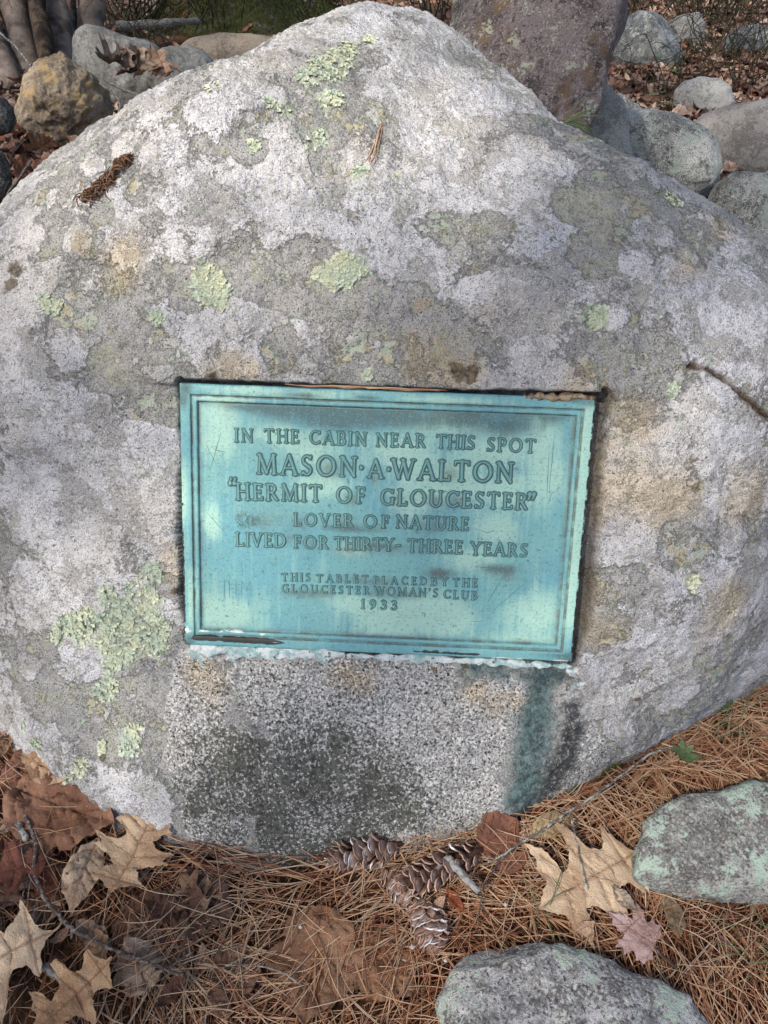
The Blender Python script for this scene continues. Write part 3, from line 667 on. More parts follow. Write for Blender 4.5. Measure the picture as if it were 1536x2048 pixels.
GLY = {
 'A': (.82, [(.08, .03, .40, .97, TN), (.42, .97, .74, .03, TK)] + ser(.08, SF, .1) + ser(.75, SF, .12) + hb(.2, .6, .34)),
 'B': (.66, vst(.14) + hb(.14, .36, .965) + hb(.14, .38, .53) + hb(.14, .4, .035) + arc(.34, .75, .24, .25, -90, 90) + arc(.36, .27, .28, .28, -90, 90)),
 'C': (.80, arc(.46, .5, .42, .5, 42, 318) + [(.74, .80, .77, .95, .032), (.74, .2, .77, .10, .03)]),
 'D': (.84, vst(.14) + hb(.14, .36, .965) + hb(.14, .36, .035) + arc(.34, .5, .46, .5, -90, 90)),
 'E': (.60, vst(.14) + hb(.14, .50, .965, tip=-.13) + hb(.14, .42, .52) + [(.43, .44, .43, .60, .026)] + hb(.14, .54, .035, tip=.15)),
 'F': (.56, vst(.14) + hb(.14, .50, .965, tip=-.14) + hb(.14, .42, .50) + [(.43, .42, .43, .58, .026)]),
 'G': (.88, arc(.46, .5, .42, .5, 42, 310) + [(.74, .80, .77, .95, .032)] + [(.76, .10, .76, .42, TK)] + ser(.76, .44, .12)),
 'H': (.84, vst(.14) + vst(.70) + hb(.14, .70, .51)),
 'I': (.28, vst(.14)),
 'L': (.60, vst(.14) + hb(.14, .54, .035, tip=.17)),
 'M': (1.02, [(.13, .03, .17, .97, TN), (.17, .97, .51, .06, TK), (.51, .06, .84, .97, TN), (.85, .97, .89, .03, TK)] + ser(.13, SF, .09) + ser(.89, SF, .11) + ser(.15, .97, .08) + ser(.87, .97, .08)),
 'N': (.86, [(.13, .03, .13, .97, TN), (.13, .97, .73, .05, TK), (.73, .05, .73, .97, TN)] + ser(.13, SF, .1) + ser(.12, .97, .09) + ser(.73, .97, .1)),
 'O': (.96, arc(.48, .5, .46, .51, 0, 360, n=40)),
 'P': (.62, vst(.14) + hb(.14, .36, .965) + hb(.14, .34, .47) + arc(.33, .72, .27, .275, -90, 90)),
 'R': (.74, vst(.14) + hb(.14, .36, .965) + hb(.14, .34, .50) + arc(.33, .73, .26, .26, -90, 90) + [(.34, .50, .64, .05, TK), (.64, .04, .70, .035, .035)]),
 'S': (.58, arc(.29, .745, .225, .255, 35, 270, TN + .01, TN) + arc(.29, .27, .24, .27, -148, 90, TN + .01, TN) + [(.17, .60, .43, .40, TK), (.47, .84, .49, .96, .03), (.08, .15, .07, .04, .03)]),
 'T': (.76, vst(.38, s1=False) + hb(.06, .70, .965, tip=-.14) + [(.06, .965, .05, .83, .032)]),
 'U': (.84, [(.14, .38, .14, .97, TK), (.70, .32, .70, .97, TN)] + ser(.14, .97, .13) + ser(.70, .97, .1) + arc(.42, .36, .345, .38, 180, 360)),
 'V': (.80, [(.08, .97, .40, .04, TK), (.40, .04, .71, .97, TN)] + ser(.08, .97, .12) + ser(.72, .97, .09)),
 'W': (1.16, [(.08, .97, .36, .04, TK), (.36, .04, .60, .94, TN), (.56, .97, .82, .04, TK), (.82, .04, 1.08, .97, TN)] + ser(.08, .97, .11) + ser(.56, .97, .1) + ser(1.08, .97, .09)),
 'Y': (.76, [(.07, .97, .37, .48, TK), (.37, .48, .68, .97, TN)] + ser(.07, .97, .11) + ser(.68, .97, .09) + vst(.37, y1=.5, s1=False)),
 '-': (.34, [(.04, .42, .30, .42, .05)]),
 '.': (.22, [(.11, .45, .11, .47, .075)]),
 "'": (.22, [(.11, .92, .12, .93, .075), (.14, .90, .09, .74, .035)]),
 '<': (.40, [(.11, .72, .11, .73, .08), (.08, .74, .16, .95, .032), (.29, .72, .29, .73, .08), (.26, .74, .34, .95, .032)]),
 '>': (.40, [(.11, .93, .11, .94, .08), (.14, .92, .06, .72, .032), (.29, .93, .29, .94, .08), (.32, .92, .24, .72, .032)]),
 '1': (.40, vst(.2, s1=False) + [(.2, .95, .08, .86, .035)]),
 '9': (.62, arc(.30, .67, .25, .33, 0, 360, TK * .9, TN) + [(.50, .62, .44, .30, TK * .8), (.44, .30, .18, .03, .045)]),
 '3': (.56, arc(.26, .76, .22, .24, -100, 150, TK * .9, TN) + arc(.26, .27, .25, .28, -150, 100, TK * .9, TN)),
}
_gm = {}
def glyph(ch, res=52):
    if ch in _gm: return _gm[ch]
    w, st = GLY[ch]; pad = .12
    nx = int((w + 2 * pad) * res); ny = int((1 + 2 * pad) * res)
    X, Y = np.meshgrid(np.linspace(-pad, w + pad, nx), np.linspace(-pad, 1 + pad, ny), indexing='ij')
    sd = np.full(X.shape, 9.)
    for (x0, y0, x1, y1, h) in st:
        dx, dy = x1 - x0, y1 - y0; L = dx * dx + dy * dy
        t = np.clip(((X - x0) * dx + (Y - y0) * dy) / L, 0, 1) if L > 1e-9 else 0
        sd = np.minimum(sd, np.hypot(X - x0 - t * dx, Y - y0 - t * dy) - h)
    p = np.stack([X, Y, 0 * X + ord(ch)], -1)
    sd = sd + .008 * noise3(p, 9, 90)
    e = np.clip(.5 - sd / .05, 0, 1); prof = e * e * (3 - 2 * e)
    Z = .078 * prof * (1 + .12 * noise3(p, 7, 91)) + .012 * np.exp(-np.abs(sd) / .03) * 0
    Z = np.where(e <= 0, .0085 - .02 * np.clip((sd - .066) / .025, 0, 1), Z + .0085)
    idx = -np.ones(X.shape, int); cell = sd < .098
    fc = cell[:-1, :-1] & cell[1:, :-1] & cell[:-1, 1:] & cell[1:, 1:]
    vm = np.zeros_like(cell)
    for a, b in ((0, 0), (1, 0), (0, 1), (1, 1)): vm[a:nx - 1 + a, b:ny - 1 + b] |= fc
    idx[vm] = np.arange(vm.sum()); I, J = np.where(fc)
    F = np.stack([idx[I, J], idx[I + 1, J], idx[I + 1, J + 1], idx[I, J + 1]], -1)
    V = np.stack([X[vm], Y[vm], Z[vm]], -1)
    me = mesh_np("letter_" + "abcdefghijklmnopqrstuvwxyz"[len(_gm) % 26], V, F, True, dict(edge=prof[vm]))
    me.materials.append(mat_letter); _gm[ch] = (w, me)
    return _gm[ch]
# words: text, left and right end on the photo's baseline, cap height in photo pixels
TEXT = [("IN",468,885,505,886,27),("THE",527,886,597,888,27),("CABIN",618,889,733,893,27),("NEAR",752,894,851,896,27),("THIS",872,897,950,900,27),("SPOT",974,903,1072,907,27),
 ("MASON",512,949,713,955,40),(".",717,955,728,955,40),("A",733,957,768,958,37),(".",772,958,783,958,40),("WALTON",783,959,1027,967,40),
 ("<",455,1000,474,1000,44),("HERMIT",471,1001,643,1005,33),("OF",672,1007,730,1008,32),("GLOUCESTER",760,1011,1056,1021,32),(">",1055,1031,1073,1031,44),
 ("LOVER",587,1053,706,1056,25),("OF",727,1057,778,1058,25),("NATURE",792,1058,938,1063,26),
 ("LIVED",470,1094,571,1097,27),("FOR",587,1098,656,1100,25),("THIRTY",667,1101,787,1104,25),("-",790,1104,804,1104,26),("THREE",814,1106,926,1110,26),("YEARS",942,1112,1056,1116,26),
 ("THIS",562,1165,620,1165,16),("TABLET",632,1167,736,1169,16),("PLACED",747,1171,854,1173,16),("BY",862,1174,897,1174,16),("THE",906,1176,956,1177,17),
 ("GLOUCESTER",562,1187,739,1192,16),("WOMAN'S",748,1193,876,1197,17),("CLUB",887,1199,955,1203,17),("1933",721,1220,794,1223,19)]
def set_text():
    for (word, xa, ya, xb, yb, cap) in TEXT:
        a = plaque_uv(xa, ya); b = plaque_uv(xb, yb); top = plaque_uv((xa + xb) / 2, (ya + yb) / 2 - cap)
        mid = (a + b) / 2; h = np.hypot(*(top - mid)); L = np.hypot(*(b - a)); ang = -math.atan2(b[1] - a[1], b[0] - a[0])
        ws = [glyph(c)[0] for c in word]; tot = sum(ws) * h; n = len(word)
        sx = h
        gap = (L - tot) / (n - 1) if n > 1 else 0
        if gap < .02 * h: sx = h * (L - .05 * h * (n - 1)) / tot; gap = .05 * h
        if gap > .45 * h: sx = h * min(1.15, (L - .35 * h * (n - 1)) / tot); gap = (L - tot * sx / h) / max(1, n - 1)
        x = 0.0 if n > 1 else (L - ws[0] * h) / 2; ux, uy = loc2(*a)
        for c, w in zip(word, ws):
            o = link("letter", glyph(c)[1], None, plaque)
            s = h
            o.matrix_local = Matrix.Translation((ux + x * math.cos(ang), uy + x * math.sin(ang), PANEL_Z)) @ Matrix.Rotation(ang + rnd.uniform(-.012, .012), 4, 'Z') @ Matrix.Diagonal((sx if n > 1 else h, s, .016 + .45 * h, 1))
            x += w * (sx if n > 1 else h) + gap
set_text()
# scratches left by visitors
def scratches():
    mb = MB(); r = random.Random(4)
    def ln(pts, w=.00035):
        P = [plaque_uv(*q) for q in pts]; P = np.array([[*loc2(p[0], p[1]), PANEL_Z + .00034] for p in P])
        P = smooth_path(P, 4 * len(P)); T = np.gradient(P, axis=0); N = np.stack([-T[:, 1], T[:, 0], 0 * T[:, 0]], -1); N /= np.linalg.norm(N, axis=1)[:, None]
        ww = w * np.sin(np.linspace(.3, math.pi - .3, len(P)))[:, None]
        V = np.vstack([P - N * ww, P + N * ww]); n = len(P); i = np.arange(n - 1)
        mb.add(V, np.stack([i, i + 1, i + 1 + n, i + n], -1))
    for pts in ([(447,1160),(447,1200)],[(438,1165),(456,1165)],[(440,1205),(447,1202)],[(457,1160),(457,1200)],[(470,1160),(470,1200)],[(457,1180),(470,1180)],[(481,1200),(482,1165),(491,1180),(499,1166),(500,1198)],
                [(980,842),(980,862)],[(980,842),(993,846),(982,851),(996,857),(981,862)],[(1002,853),(1012,852),(1008,846),(1001,853),(1010,861)],[(1018,840),(1018,862)],[(1018,852),(1026,848),(1030,862)],
                [(1050,840),(1068,840)],[(1058,840),(1058,862)],[(410,890),(430,930)],[(440,865),(420,935)],[(425,900),(450,905)],[(1100,900),(1095,1000)],[(1110,880),(1100,980)],[(410,1025),(450,1070)],
                [(1060,1160),(980,1230)],[(1010,1150),(975,1210)],[(960,1061),(975,1067),(992,1062)],[(1098,1010),(1104,990),(1110,985)],[(480,1125),(484,1150)],[(940,1245),(965,1246)],[(950,1135),(1000,1140)],[(640,860),(700,862)]):
        ln(pts)
    for k in range(46):
        x, y = r.uniform(415, 1110), r.uniform(835, 1270); a = r.uniform(0, 3.14); l = r.uniform(6, 34)
        ln([(x, y), (x + l * math.cos(a) * .5 + 1, y + l * math.sin(a) * .5), (x + l * math.cos(a), y + l * math.sin(a) + 1)], .00016)
    for k in range(70):                                                              # the hatched-out patch
        x, y = r.uniform(468, 516), r.uniform(1028, 1052); a = r.choice([.8, 2.3, 1.5]) + r.uniform(-.4, .4); l = r.uniform(5, 12)
        ln([(x, y), (x + l * math.cos(a), y + l * math.sin(a))], .0003)
    g = NG("scratch"); c = g.mix(g.noise(90, 2), (.03, .09, .10), (.10, .25, .25))
    o = link("scratches", mb.mesh("scratches"), g.done(c, .7, .3), plaque); tag(o, kind="stuff")
    o["label"] = "scratched initials and scribbles on the tablet"
scratches()
# lump of old mortar lapping over the tablet's upper right edge, white mortar below its foot
def mortar(name, pix, hgt, w0, mat, seed, label, base=-.006, rg=.0018):
    P = np.array([plaque_uv(*q) for q in pix]); mb = MB()
    s = smooth_path(P, 90); n = 90; K = 11
    T = np.gradient(s, axis=0); N = np.stack([-T[:, 1], T[:, 0]], -1); N /= np.linalg.norm(N, axis=1)[:, None]
    t = np.linspace(0, 1, n); rr = np.random.default_rng(seed)
    wd = w0 * (np.sin(np.pi * t) ** .35) * (1 + .75 * noise3(np.stack([t * 9, 0 * t, 0 * t], -1), 2.3, seed))
    V = []
    for k in range(K):
        a = math.pi * k / (K - 1); off = -math.cos(a); z = math.sin(a) ** .7
        q = s + N * (wd * off)[:, None]
        V.append(np.column_stack([q, base + hgt * z * (.3 + .7 * np.sin(np.pi * t) ** .4)]))
    V = np.stack(V, 1).reshape(-1, 3)
    V[:, 2] += rg * fbm(V, 90, 4, seed + 1, .6); V[:, :2] += .0016 * np.stack([fbm(V, 110, 3, seed + 2), fbm(V, 110, 3, seed + 3)], -1)
    V[:, 0], V[:, 1] = loc2(V[:, 0].copy(), V[:, 1].copy())
    i = np.arange(n - 1)[:, None] * K; j = np.arange(K - 1)[None]
    F = np.stack([i + j, i + j + 1, i + K + j + 1, i + K + j], -1).reshape(-1, 4)
    o = link(name, mesh_np(name, V, F), mat, plaque); o["label"] = label
g = NG("brown old mortar"); mat_mb = g.done(g.mix(g.ramp(g.noise(120, 4, .65), .35, .62), (.10, .07, .045), (.36, .28, .20)), .95, .1, g.bump(g.noise(300, 3), .0015))
g = NG("white mortar"); c = g.mix(g.ramp(g.noise(60, 4, .65), .36, .6), (.25, .40, .40), (.60, .64, .65)); c = g.mix(g.ramp(g.noise(110, 4, .7), .60, .66), c, (.06, .06, .055)); mat_mw = g.done(c, .9, .15, g.bump(g.noise(260, 3), .0015))
mortar("brown_mortar", [(1046,797),(1080,793),(1115,797),(1150,792),(1193,797)], .0105, .0058, mat_mb, 101, "crumbling brown mortar lapping over the upper right edge of the tablet")
mortar("white_mortar", [(378,1299),(440,1303),(520,1305),(620,1311),(690,1313)], .0050, .0150, mat_mw, 105, "flaking white mortar under the lower left edge of the tablet", -.0085, .0036)
mortar("white_mortar", [(690,1315),(800,1320),(950,1326),(1060,1333),(1146,1337)], .0036, .0060, mat_mw, 109, "thin pale mortar line under the lower right edge of the tablet", -.0088, .0036)
# ---------------------------------------------------------------- forest floor
def build_ground():
    # fine near the camera, coarse far off, one sheet
    def axis(a, b, fine0, fine1, df, mx):
        xs = [0.0]; x = 0.0
        while x < b: x += df if x < fine1 else min(mx, df + (x - fine1) * .09); xs.append(x)
        neg = []; x = 0.0
        while x > a: x -= df if x > fine0 else min(mx, df + (fine0 - x) * .09); neg.append(x)
        return np.array(neg[::-1] + xs)
    xs = axis(-90, 90, -1.3, 1.3, .014, 6); ys = axis(-60, 130, -.2, 2.0, .014, 6)
    X, Y = np.meshgrid(xs, ys, indexing='ij'); x, y = X.ravel(), Y.ravel()
    p = np.stack([x, y, 0 * x], -1); near = 1 - sstep(2, 5, np.hypot(x, y))
    z = gz(x, y) + near * (.004 * noise3(p, 38, 7) + .002 * noise3(p, 90, 8)) - .004
    z = z + 3.0 * sstep(30, 90, np.hypot(x, y)) * (noise3(p, .03, 9) + 1)
    nx, ny = X.shape; i = np.arange(nx - 1)[:, None] * ny; j = np.arange(ny - 1)[None]
    F = np.stack([i + j, i + ny + j, i + ny + j + 1, i + j + 1], -1).reshape(-1, 4)
    g = NG("forest soil and duff")
    c = g.mix(g.ramp(g.noise(160, 4, .65), .35, .65), (.020, .013, .008), (.10, .055, .03))
    c = g.mix(g.ramp(g.noise(3, 4, .6), .4, .65), c, g.mix(g.noise(9, 3), (.05, .03, .02), (.15, .085, .055)))
    o = link("ground", mesh_np("ground", np.stack([x, y, z], -1), F), g.done(c, .95, .1, g.bump(g.noise(120, 4, .7), .006)))
    tag(o, "dark leaf mould and soil of the forest floor", None, None, "structure")
build_ground()

# ---------------------------------------------------------------- stones
def stone_mat(name, dark, pale, pale_amt=.5, lich=(.36, .46, .37), lich_amt=.15, speck=.5, warm=None, warm_amt=0., sc=1.0):
    g = NG(name); co = g.co()
    mid = g.noise(26 * sc, 5, .65); fine = g.noise(240 * sc, 3, .65); big = g.noise(6 * sc, 4, .6); jag = g.noise(55 * sc, 6, .7)
    c = g.mix(g.ramp(mid, .35, .65), dark, tuple((a * .5 + b * .5) for a, b in zip(dark, pale)))
    t = .62 - .24 * pale_amt
    c = g.mix(g.ramp(g.math('ADD', g.math('MULTIPLY', big, .55), g.math('MULTIPLY', jag, .45)), t - .03, t + .03), c, g.mix(fine, tuple(a * .8 for a in pale), tuple(min(.8, a * 1.2) for a in pale)))
    gr = g.vor(210 * sc); sep = g.n("SeparateColor"); g.put(sep.inputs[0], gr)
    c = g.mix(g.math('MULTIPLY', g.ramp(sep.outputs[0], .86, .90), speck * .55), c, (.56, .55, .53))
    c = g.mix(g.ramp(fine, .52, .66, 0, .6), c, tuple(min(.75, q * 1.35) for q in pale)); c = g.mix(g.ramp(fine, .46, .34, 0, .6), c, tuple(q * .4 for q in dark))
    c = g.mix(g.math('MULTIPLY', g.ramp(g.noise(200 * sc, 3, .65), .44, .38), speck), c, (.035, .035, .032))
    if warm: c = g.mix(g.math('MULTIPLY', g.ramp(g.noise(9 * sc, 4, .6), .62 - .3 * warm_amt, .70 - .3 * warm_amt), .85), c, g.mix(fine, tuple(a * .6 for a in warm), warm))
    if lich_amt:
        l = g.math('ADD', g.math('MULTIPLY', g.noise(14 * sc, 3, .5), .45), g.math('MULTIPLY', g.noise(75 * sc, 5, .72), .55)); q = .60 - .2 * lich_amt
        c = g.mix(g.math('MULTIPLY', g.ramp(l, q, q + .03), g.ramp(fine, .36, .5, .35, 1)), c, g.mix(mid, tuple(a * .75 for a in lich), lich))
    h = g.math('ADD', fine, g.math('MULTIPLY', jag, 1.4))
    return g.done(c, .9, .2, g.bump(h, .004, .9))
GREY, PALE_G = (.13, .125, .115), (.36, .355, .35)
SM = dict(
 slab=stone_mat("slab granite with mint lichen", (.12, .115, .11), (.30, .30, .285), .42, (.38, .48, .41), .40, .7),
 low=stone_mat("pale speckled granite", (.14, .135, .13), (.42, .41, .41), .55, (.38, .46, .38), .25, .8),
 ochre=stone_mat("iron stained stone", (.13, .10, .07), (.30, .25, .19), .5, (.3, .3, .25), 0, .4, (.44, .32, .16), .30, 1.3),
 grey=stone_mat("grey field stone", (.17, .165, .15), (.35, .345, .325), .5, (.34, .39, .34), .12, .3),
 tan=stone_mat("tan field stone", (.20, .16, .12), (.38, .31, .24), .6, (.36, .38, .33), .1, .5),
 dark=stone_mat("dark pink granite with crust", (.050, .042, .040), (.25, .205, .20), .50, (.46, .48, .38), .20, .6, (.22, .15, .10), .2),
 mossy=stone_mat("lichen furred stone", (.085, .09, .085), (.38, .39, .38), .45, (.33, .39, .35), .30, .9),
 flat=stone_mat("smooth grey brown stone", (.18, .165, .15), (.33, .315, .30), .5, (.42, .44, .42), .12, .2),
 blue=stone_mat("blue grey stone with pale lichen", (.085, .09, .10), (.30, .31, .30), .35, (.42, .47, .44), .25, .2, sc=.6),
 pale=stone_mat("pale granite", (.18, .18, .17), (.38, .38, .37), .7, (.38, .40, .36), .05, .6),
 black=stone_mat("dark mossy stone", (.035, .037, .035), (.13, .135, .13), .4, (.2, .24, .2), .2, .3),
 pink=stone_mat("pink feldspar stone", (.25, .13, .09), (.45, .32, .26), .5, (.4, .4, .35), 0, .3))
def stone(pix, mat, label, depth=None, plane_z=None, thick=.5, N=None, res=(150, 100), ex=2.4, rough=1.0, seed=0, name="stone", group=None, facets=0, keep=None):
    pix = np.array(pix, float); pix = np.vstack([pix + (np.roll(pix, -1, 0) - pix) * f for f in np.linspace(0, 1, 12, endpoint=False)]); c2 = (pix.max(0) + pix.min(0)) / 2
    if depth is not None: C = at_depth(c2[0], c2[1], depth)
    else: r = ray(*c2); C = CAM + r * ((plane_z - CAMH) / r[2])
    if N is None: N = CAM - C
    N = np.array(N, float); N /= np.linalg.norm(N)
    U = np.cross([0, 0, 1.], N) if abs(N[2]) < .95 else np.array([1., 0, 0]); U = U - N * (U @ N); U /= np.linalg.norm(U); W = np.cross(N, U)
    r = ray(pix[:, 0], pix[:, 1]); t = ((C - CAM) @ N) / (r @ N); Q = CAM + r * t[:, None] - C
    a = np.arctan2(Q @ W, Q @ U); R = np.linalg.norm(Q, axis=1); o = np.argsort(a); a, R = a[o], R[o]
    size = R.mean(); nt, nr = res
    th = np.linspace(-math.pi, math.pi, nt, endpoint=False)
    Rt = np.interp(th, np.r_[a[-1] - 2 * math.pi, a, a[0] + 2 * math.pi], np.r_[R[-1], R, R[0]])
    for _ in range(max(1, nt // 60)): Rt = (np.roll(Rt, 1) + Rt * 2 + np.roll(Rt, -1)) / 4
    al = np.linspace(0, math.pi, nr)[1:-1]
    s, c = np.sin(al), np.cos(al); e = 2 / ex
    s = np.abs(s) ** e; c = np.sign(c) * np.abs(c) ** e
    T = thick * size
    V = (Rt[None, :, None] * s[:, None, None]) * (np.cos(th)[None, :, None] * U + np.sin(th)[None, :, None] * W) + T * c[:, None, None] * N
    V = np.concatenate([[T * N], V.reshape(-1, 3), [-T * N]]); d = V / np.linalg.norm(V, axis=1)[:, None]
    rr = np.random.default_rng(seed + 300)
    for _ in range(facets):
        nrm = rr.normal(size=3); nrm /= np.linalg.norm(nrm)
        if abs(nrm @ N) < .25: continue
        lim = (V @ nrm).max() * rr.uniform(.72, .9); ov = np.maximum(V @ nrm - lim, 0); V = V - ov[:, None] * nrm * .85
    p = V / size
    disp = size * rough * (.045 * fbm(p + seed, 1.6, 3, 110) + .012 * fbm(p + seed, 7, 3, 115)) + min(rough, 1.5) * .0022 * fbm(V, 70, 3, 118)
    disp = disp + size * rough * (.020 * np.tanh(3 * fbm(p + seed + 9, 3.0, 2, 121)) + .010 * np.abs(fbm(p + seed, 5, 3, 124)))
    V = V + d * disp[:, None]
    n1 = nr - 2; i = 1 + np.arange(n1 - 1)[:, None] * nt; j = np.arange(nt)[None]
    F = np.stack([i + j, i + nt + j, i + nt + (j + 1) % nt, i + (j + 1) % nt], -1).reshape(-1, 4)
    j = np.arange(nt); last = 1 + (n1 - 1) * nt; end = len(V) - 1
    t0 = np.stack([0 * j, 1 + j, 1 + (j + 1) % nt], -1); t1 = np.stack([0 * j + end, last + (j + 1) % nt, last + j], -1)
    o = link(name, mesh_np(name, V, [F, np.vstack([t0, t1])]), SM[mat]); o.location = Vector(C)
    return tag(o, label, "stone", group), C, size
# foreground
stone([(1262,1745),(1276,1700),(1290,1640),(1322,1608),(1375,1590),(1440,1580),(1500,1570),(1560,1566),(1650,1576),(1700,1670),(1680,1780),(1600,1822),(1536,1818),(1450,1812),(1380,1800),(1310,1784),(1275,1768)],
      'slab', "mint lichened granite slab lying on the pine needles right of the boulder", plane_z=.052, N=(.03, -.30, .95), thick=.22, res=(300, 190), ex=4.2, seed=1, name="slab_stone", rough=1.0, facets=5)
stone([(880,2005),(900,1945),(950,1905),(1000,1888),(1080,1893),(1150,1910),(1230,1932),(1310,1962),(1380,2000),(1412,2060),(1400,2130),(1250,2200),(1050,2200),(910,2130)],
      'low', "low rounded speckled granite stone at the bottom edge below the boulder", plane_z=.012, N=(0, -.12, 1), thick=.32, res=(300, 190), ex=3.0, seed=2, name="low_stone", rough=1.1, facets=3)
stone([(1438,1400),(1442,1372),(1470,1345),(1536,1322),(1620,1300),(1700,1330),(1680,1400),(1600,1390),(1520,1400),(1470,1415)],
      'flat', "small grey stone wedged against the right foot of the boulder", depth=1.50, thick=.7, seed=3, res=(160, 100))
# left, behind
stone([(38,200),(55,150),(80,108),(102,99),(135,122),(175,150),(214,180),(228,220),(224,255),(190,292),(150,312),(118,315),(95,300),(60,270),(35,245)],
      'ochre', "rough ochre and golden brown rock perched left of the boulder", depth=3.4, thick=.8, seed=4, res=(220, 150), facets=22, rough=2.0, ex=3.2, name="ochre_rock")
stone([(145,80),(152,60),(175,50),(200,54),(240,70),(290,77),(318,92),(332,130),(345,175),(330,215),(300,235),(260,240),(210,235),(170,200),(150,150)],
      'grey', "large smooth grey rock between the tree stems and the dead leaf cluster", depth=4.0, thick=.8, seed=5, ex=2.6)
stone([(300,112),(330,94),(375,90),(408,99),(428,120),(425,150),(400,185),(350,200),(310,190),(292,150)],
      'grey', "smaller grey rock with a brown stain, right of the dead leaf cluster", depth=3.9, thick=.7, seed=6)
stone([(350,100),(380,76),(440,66),(500,67),(545,74),(590,95),(590,140),(480,165),(420,150),(380,135)],
      'tan', "tan coarse grained rock in front of the mossy tree", depth=4.6, thick=.7, seed=27, rough=.35)
stone([(-60,205),(-20,190),(8,196),(26,215),(32,245),(22,268),(0,272),(-50,268)], 'black', "upper dark rock at the left edge beside the ochre rock", depth=3.1, thick=.8, seed=8)
stone([(-70,320),(-20,292),(4,300),(18,328),(22,370),(12,398),(-40,420),(-80,380)], 'black', "lower dark grey rock at the left edge, just above the boulder", depth=2.7, thick=.8, seed=9)
stone([(78,338),(92,318),(112,314),(128,320),(132,345),(105,365),(82,358)], 'pink', "small pink stone under the ochre rock", depth=3.0, thick=.8, seed=10, res=(80, 50))
# right, behind
stone([(903,10),(893,-60),(925,-120),(1000,-150),(1120,-155),(1205,-120),(1240,-60),(1248,5),(1242,60),(1218,110),(1207,165),(1196,205),(1172,260),(1165,400),(1150,560),(1080,660),(980,650),(920,560),(890,400),(890,200),(900,90)],
      'dark', "tall dark pinkish rock leaning up behind the boulder's right shoulder", depth=2.7, thick=.75, seed=11, res=(300, 240), ex=3.0, rough=1.0, facets=8, name="upright_rock")
stone([(1165,170),(1200,158),(1225,178),(1245,205),(1258,240),(1262,320),(1230,420),(1150,430),(1130,300)], 'grey', "narrow dark grey rock in the gap behind the upright rock", depth=3.05, thick=.7, seed=12)
stone([(1220,190),(1245,188),(1275,208),(1292,235),(1290,270),(1240,290),(1215,240)], 'blue', "low light grey slab edge between upright rock and furry lichened rock", depth=3.5, thick=.5, seed=13)
stone([(1188,260),(1205,232),(1245,215),(1300,217),(1350,230),(1400,252),(1430,285),(1440,330),(1432,368),(1404,400),(1340,440),(1240,440),(1180,350)],
      'mossy', "round rock furred with grey green lichen, behind the boulder's right slope", depth=3.3, thick=.8, seed=14, res=(240, 160), ex=2.9, name="lichened_rock", rough=.9)
stone([(1378,262),(1400,232),(1440,216),(1500,204),(1560,198),(1660,210),(1720,280),(1680,360),(1536,362),(1450,360),(1400,340),(1372,300)],
      'flat', "broad smooth grey brown rock at the right edge, behind the lichened ones", depth=4.0, thick=.7, seed=15, ex=2.8, rough=.7)
stone([(1418,395),(1436,366),(1466,348),(1505,343),(1560,345),(1650,370),(1700,470),(1640,600),(1520,560),(1440,480),(1410,430)],
      'mossy', "mint green lichened rock at the right edge touching the boulder's slope", depth=2.75, thick=.8, seed=16, res=(200, 130), name="lichened_rock", ex=2.8)
stone([(1222,115),(1238,62),(1250,36),(1275,20),(1310,23),(1340,45),(1360,80),(1366,118),(1345,145),(1290,155),(1240,150)],
      'blue', "two toned rock with a pale lichen cap and dark blue grey flank, upper right", depth=6.4, thick=.8, seed=17, ex=2.8, facets=5)
stone([(1325,60),(1345,38),(1365,29),(1400,24),(1410,45),(1408,95),(1385,110),(1345,105)], 'grey', "angular greenish grey rock right of the two toned one", depth=7.4, thick=.8, seed=18, facets=6)
stone([(1440,105),(1462,60),(1500,46),(1560,50),(1590,110),(1545,130),(1460,130)], 'blue', "rock half hidden by bare brush at the upper right edge", depth=7.0, thick=.8, seed=19, facets=5)
stone([(1344,215),(1350,180),(1370,163),(1400,155),(1440,157),(1462,175),(1470,205),(1458,235),(1400,246),(1350,240)], 'pale', "small pale granite rock among the leaf litter, right", depth=5.15, thick=.8, seed=20, ex=3.0, rough=.7)

# ---------------------------------------------------------------- trees
def bark(name, a, b, moss=0.0, stretch=(30, 30, 4)):
    g = NG(name); co = g.co(); st = g.noise(1, 5, .65, vec=g.scale(co, stretch)); n2 = g.noise(6, 4, .6); f = g.noise(90, 3, .6)
    c = g.mix(g.ramp(st, .35, .65), a, b); c = g.mix(g.ramp(n2, .45, .65), c, tuple(x * .55 for x in a))
    if moss: c = g.mix(g.ramp(g.math('ADD', g.math('MULTIPLY', n2, .6), g.math('MULTIPLY', g.noise(28, 5, .7), .5)), .62 - moss * .3, .70 - moss * .3), c, g.mix(f, (.02, .026, .008), (.085, .095, .035)))
    return g.done(c, .85, .25, g.bump(g.math('ADD', st, g.math('MULTIPLY', f, .4)), .012, .9))
bk_smooth = bark("smooth grey brown bark", (.12, .095, .08), (.23, .19, .165), 0, (9, 9, 14))
bk_dark = bark("split rotten bark", (.03, .022, .016), (.12, .085, .06), 0, (40, 40, 5))
bk_mossy = bark("furrowed mossy bark", (.05, .042, .036), (.15, .13, .115), .55, (18, 18, 2.2))
bk_twig = bark("dead twig bark", (.09, .075, .065), (.22, .19, .165), 0, (60, 60, 60))
bk_brush = bark("olive brush bark", (.035, .035, .02), (.10, .095, .055), 0, (60, 60, 60))
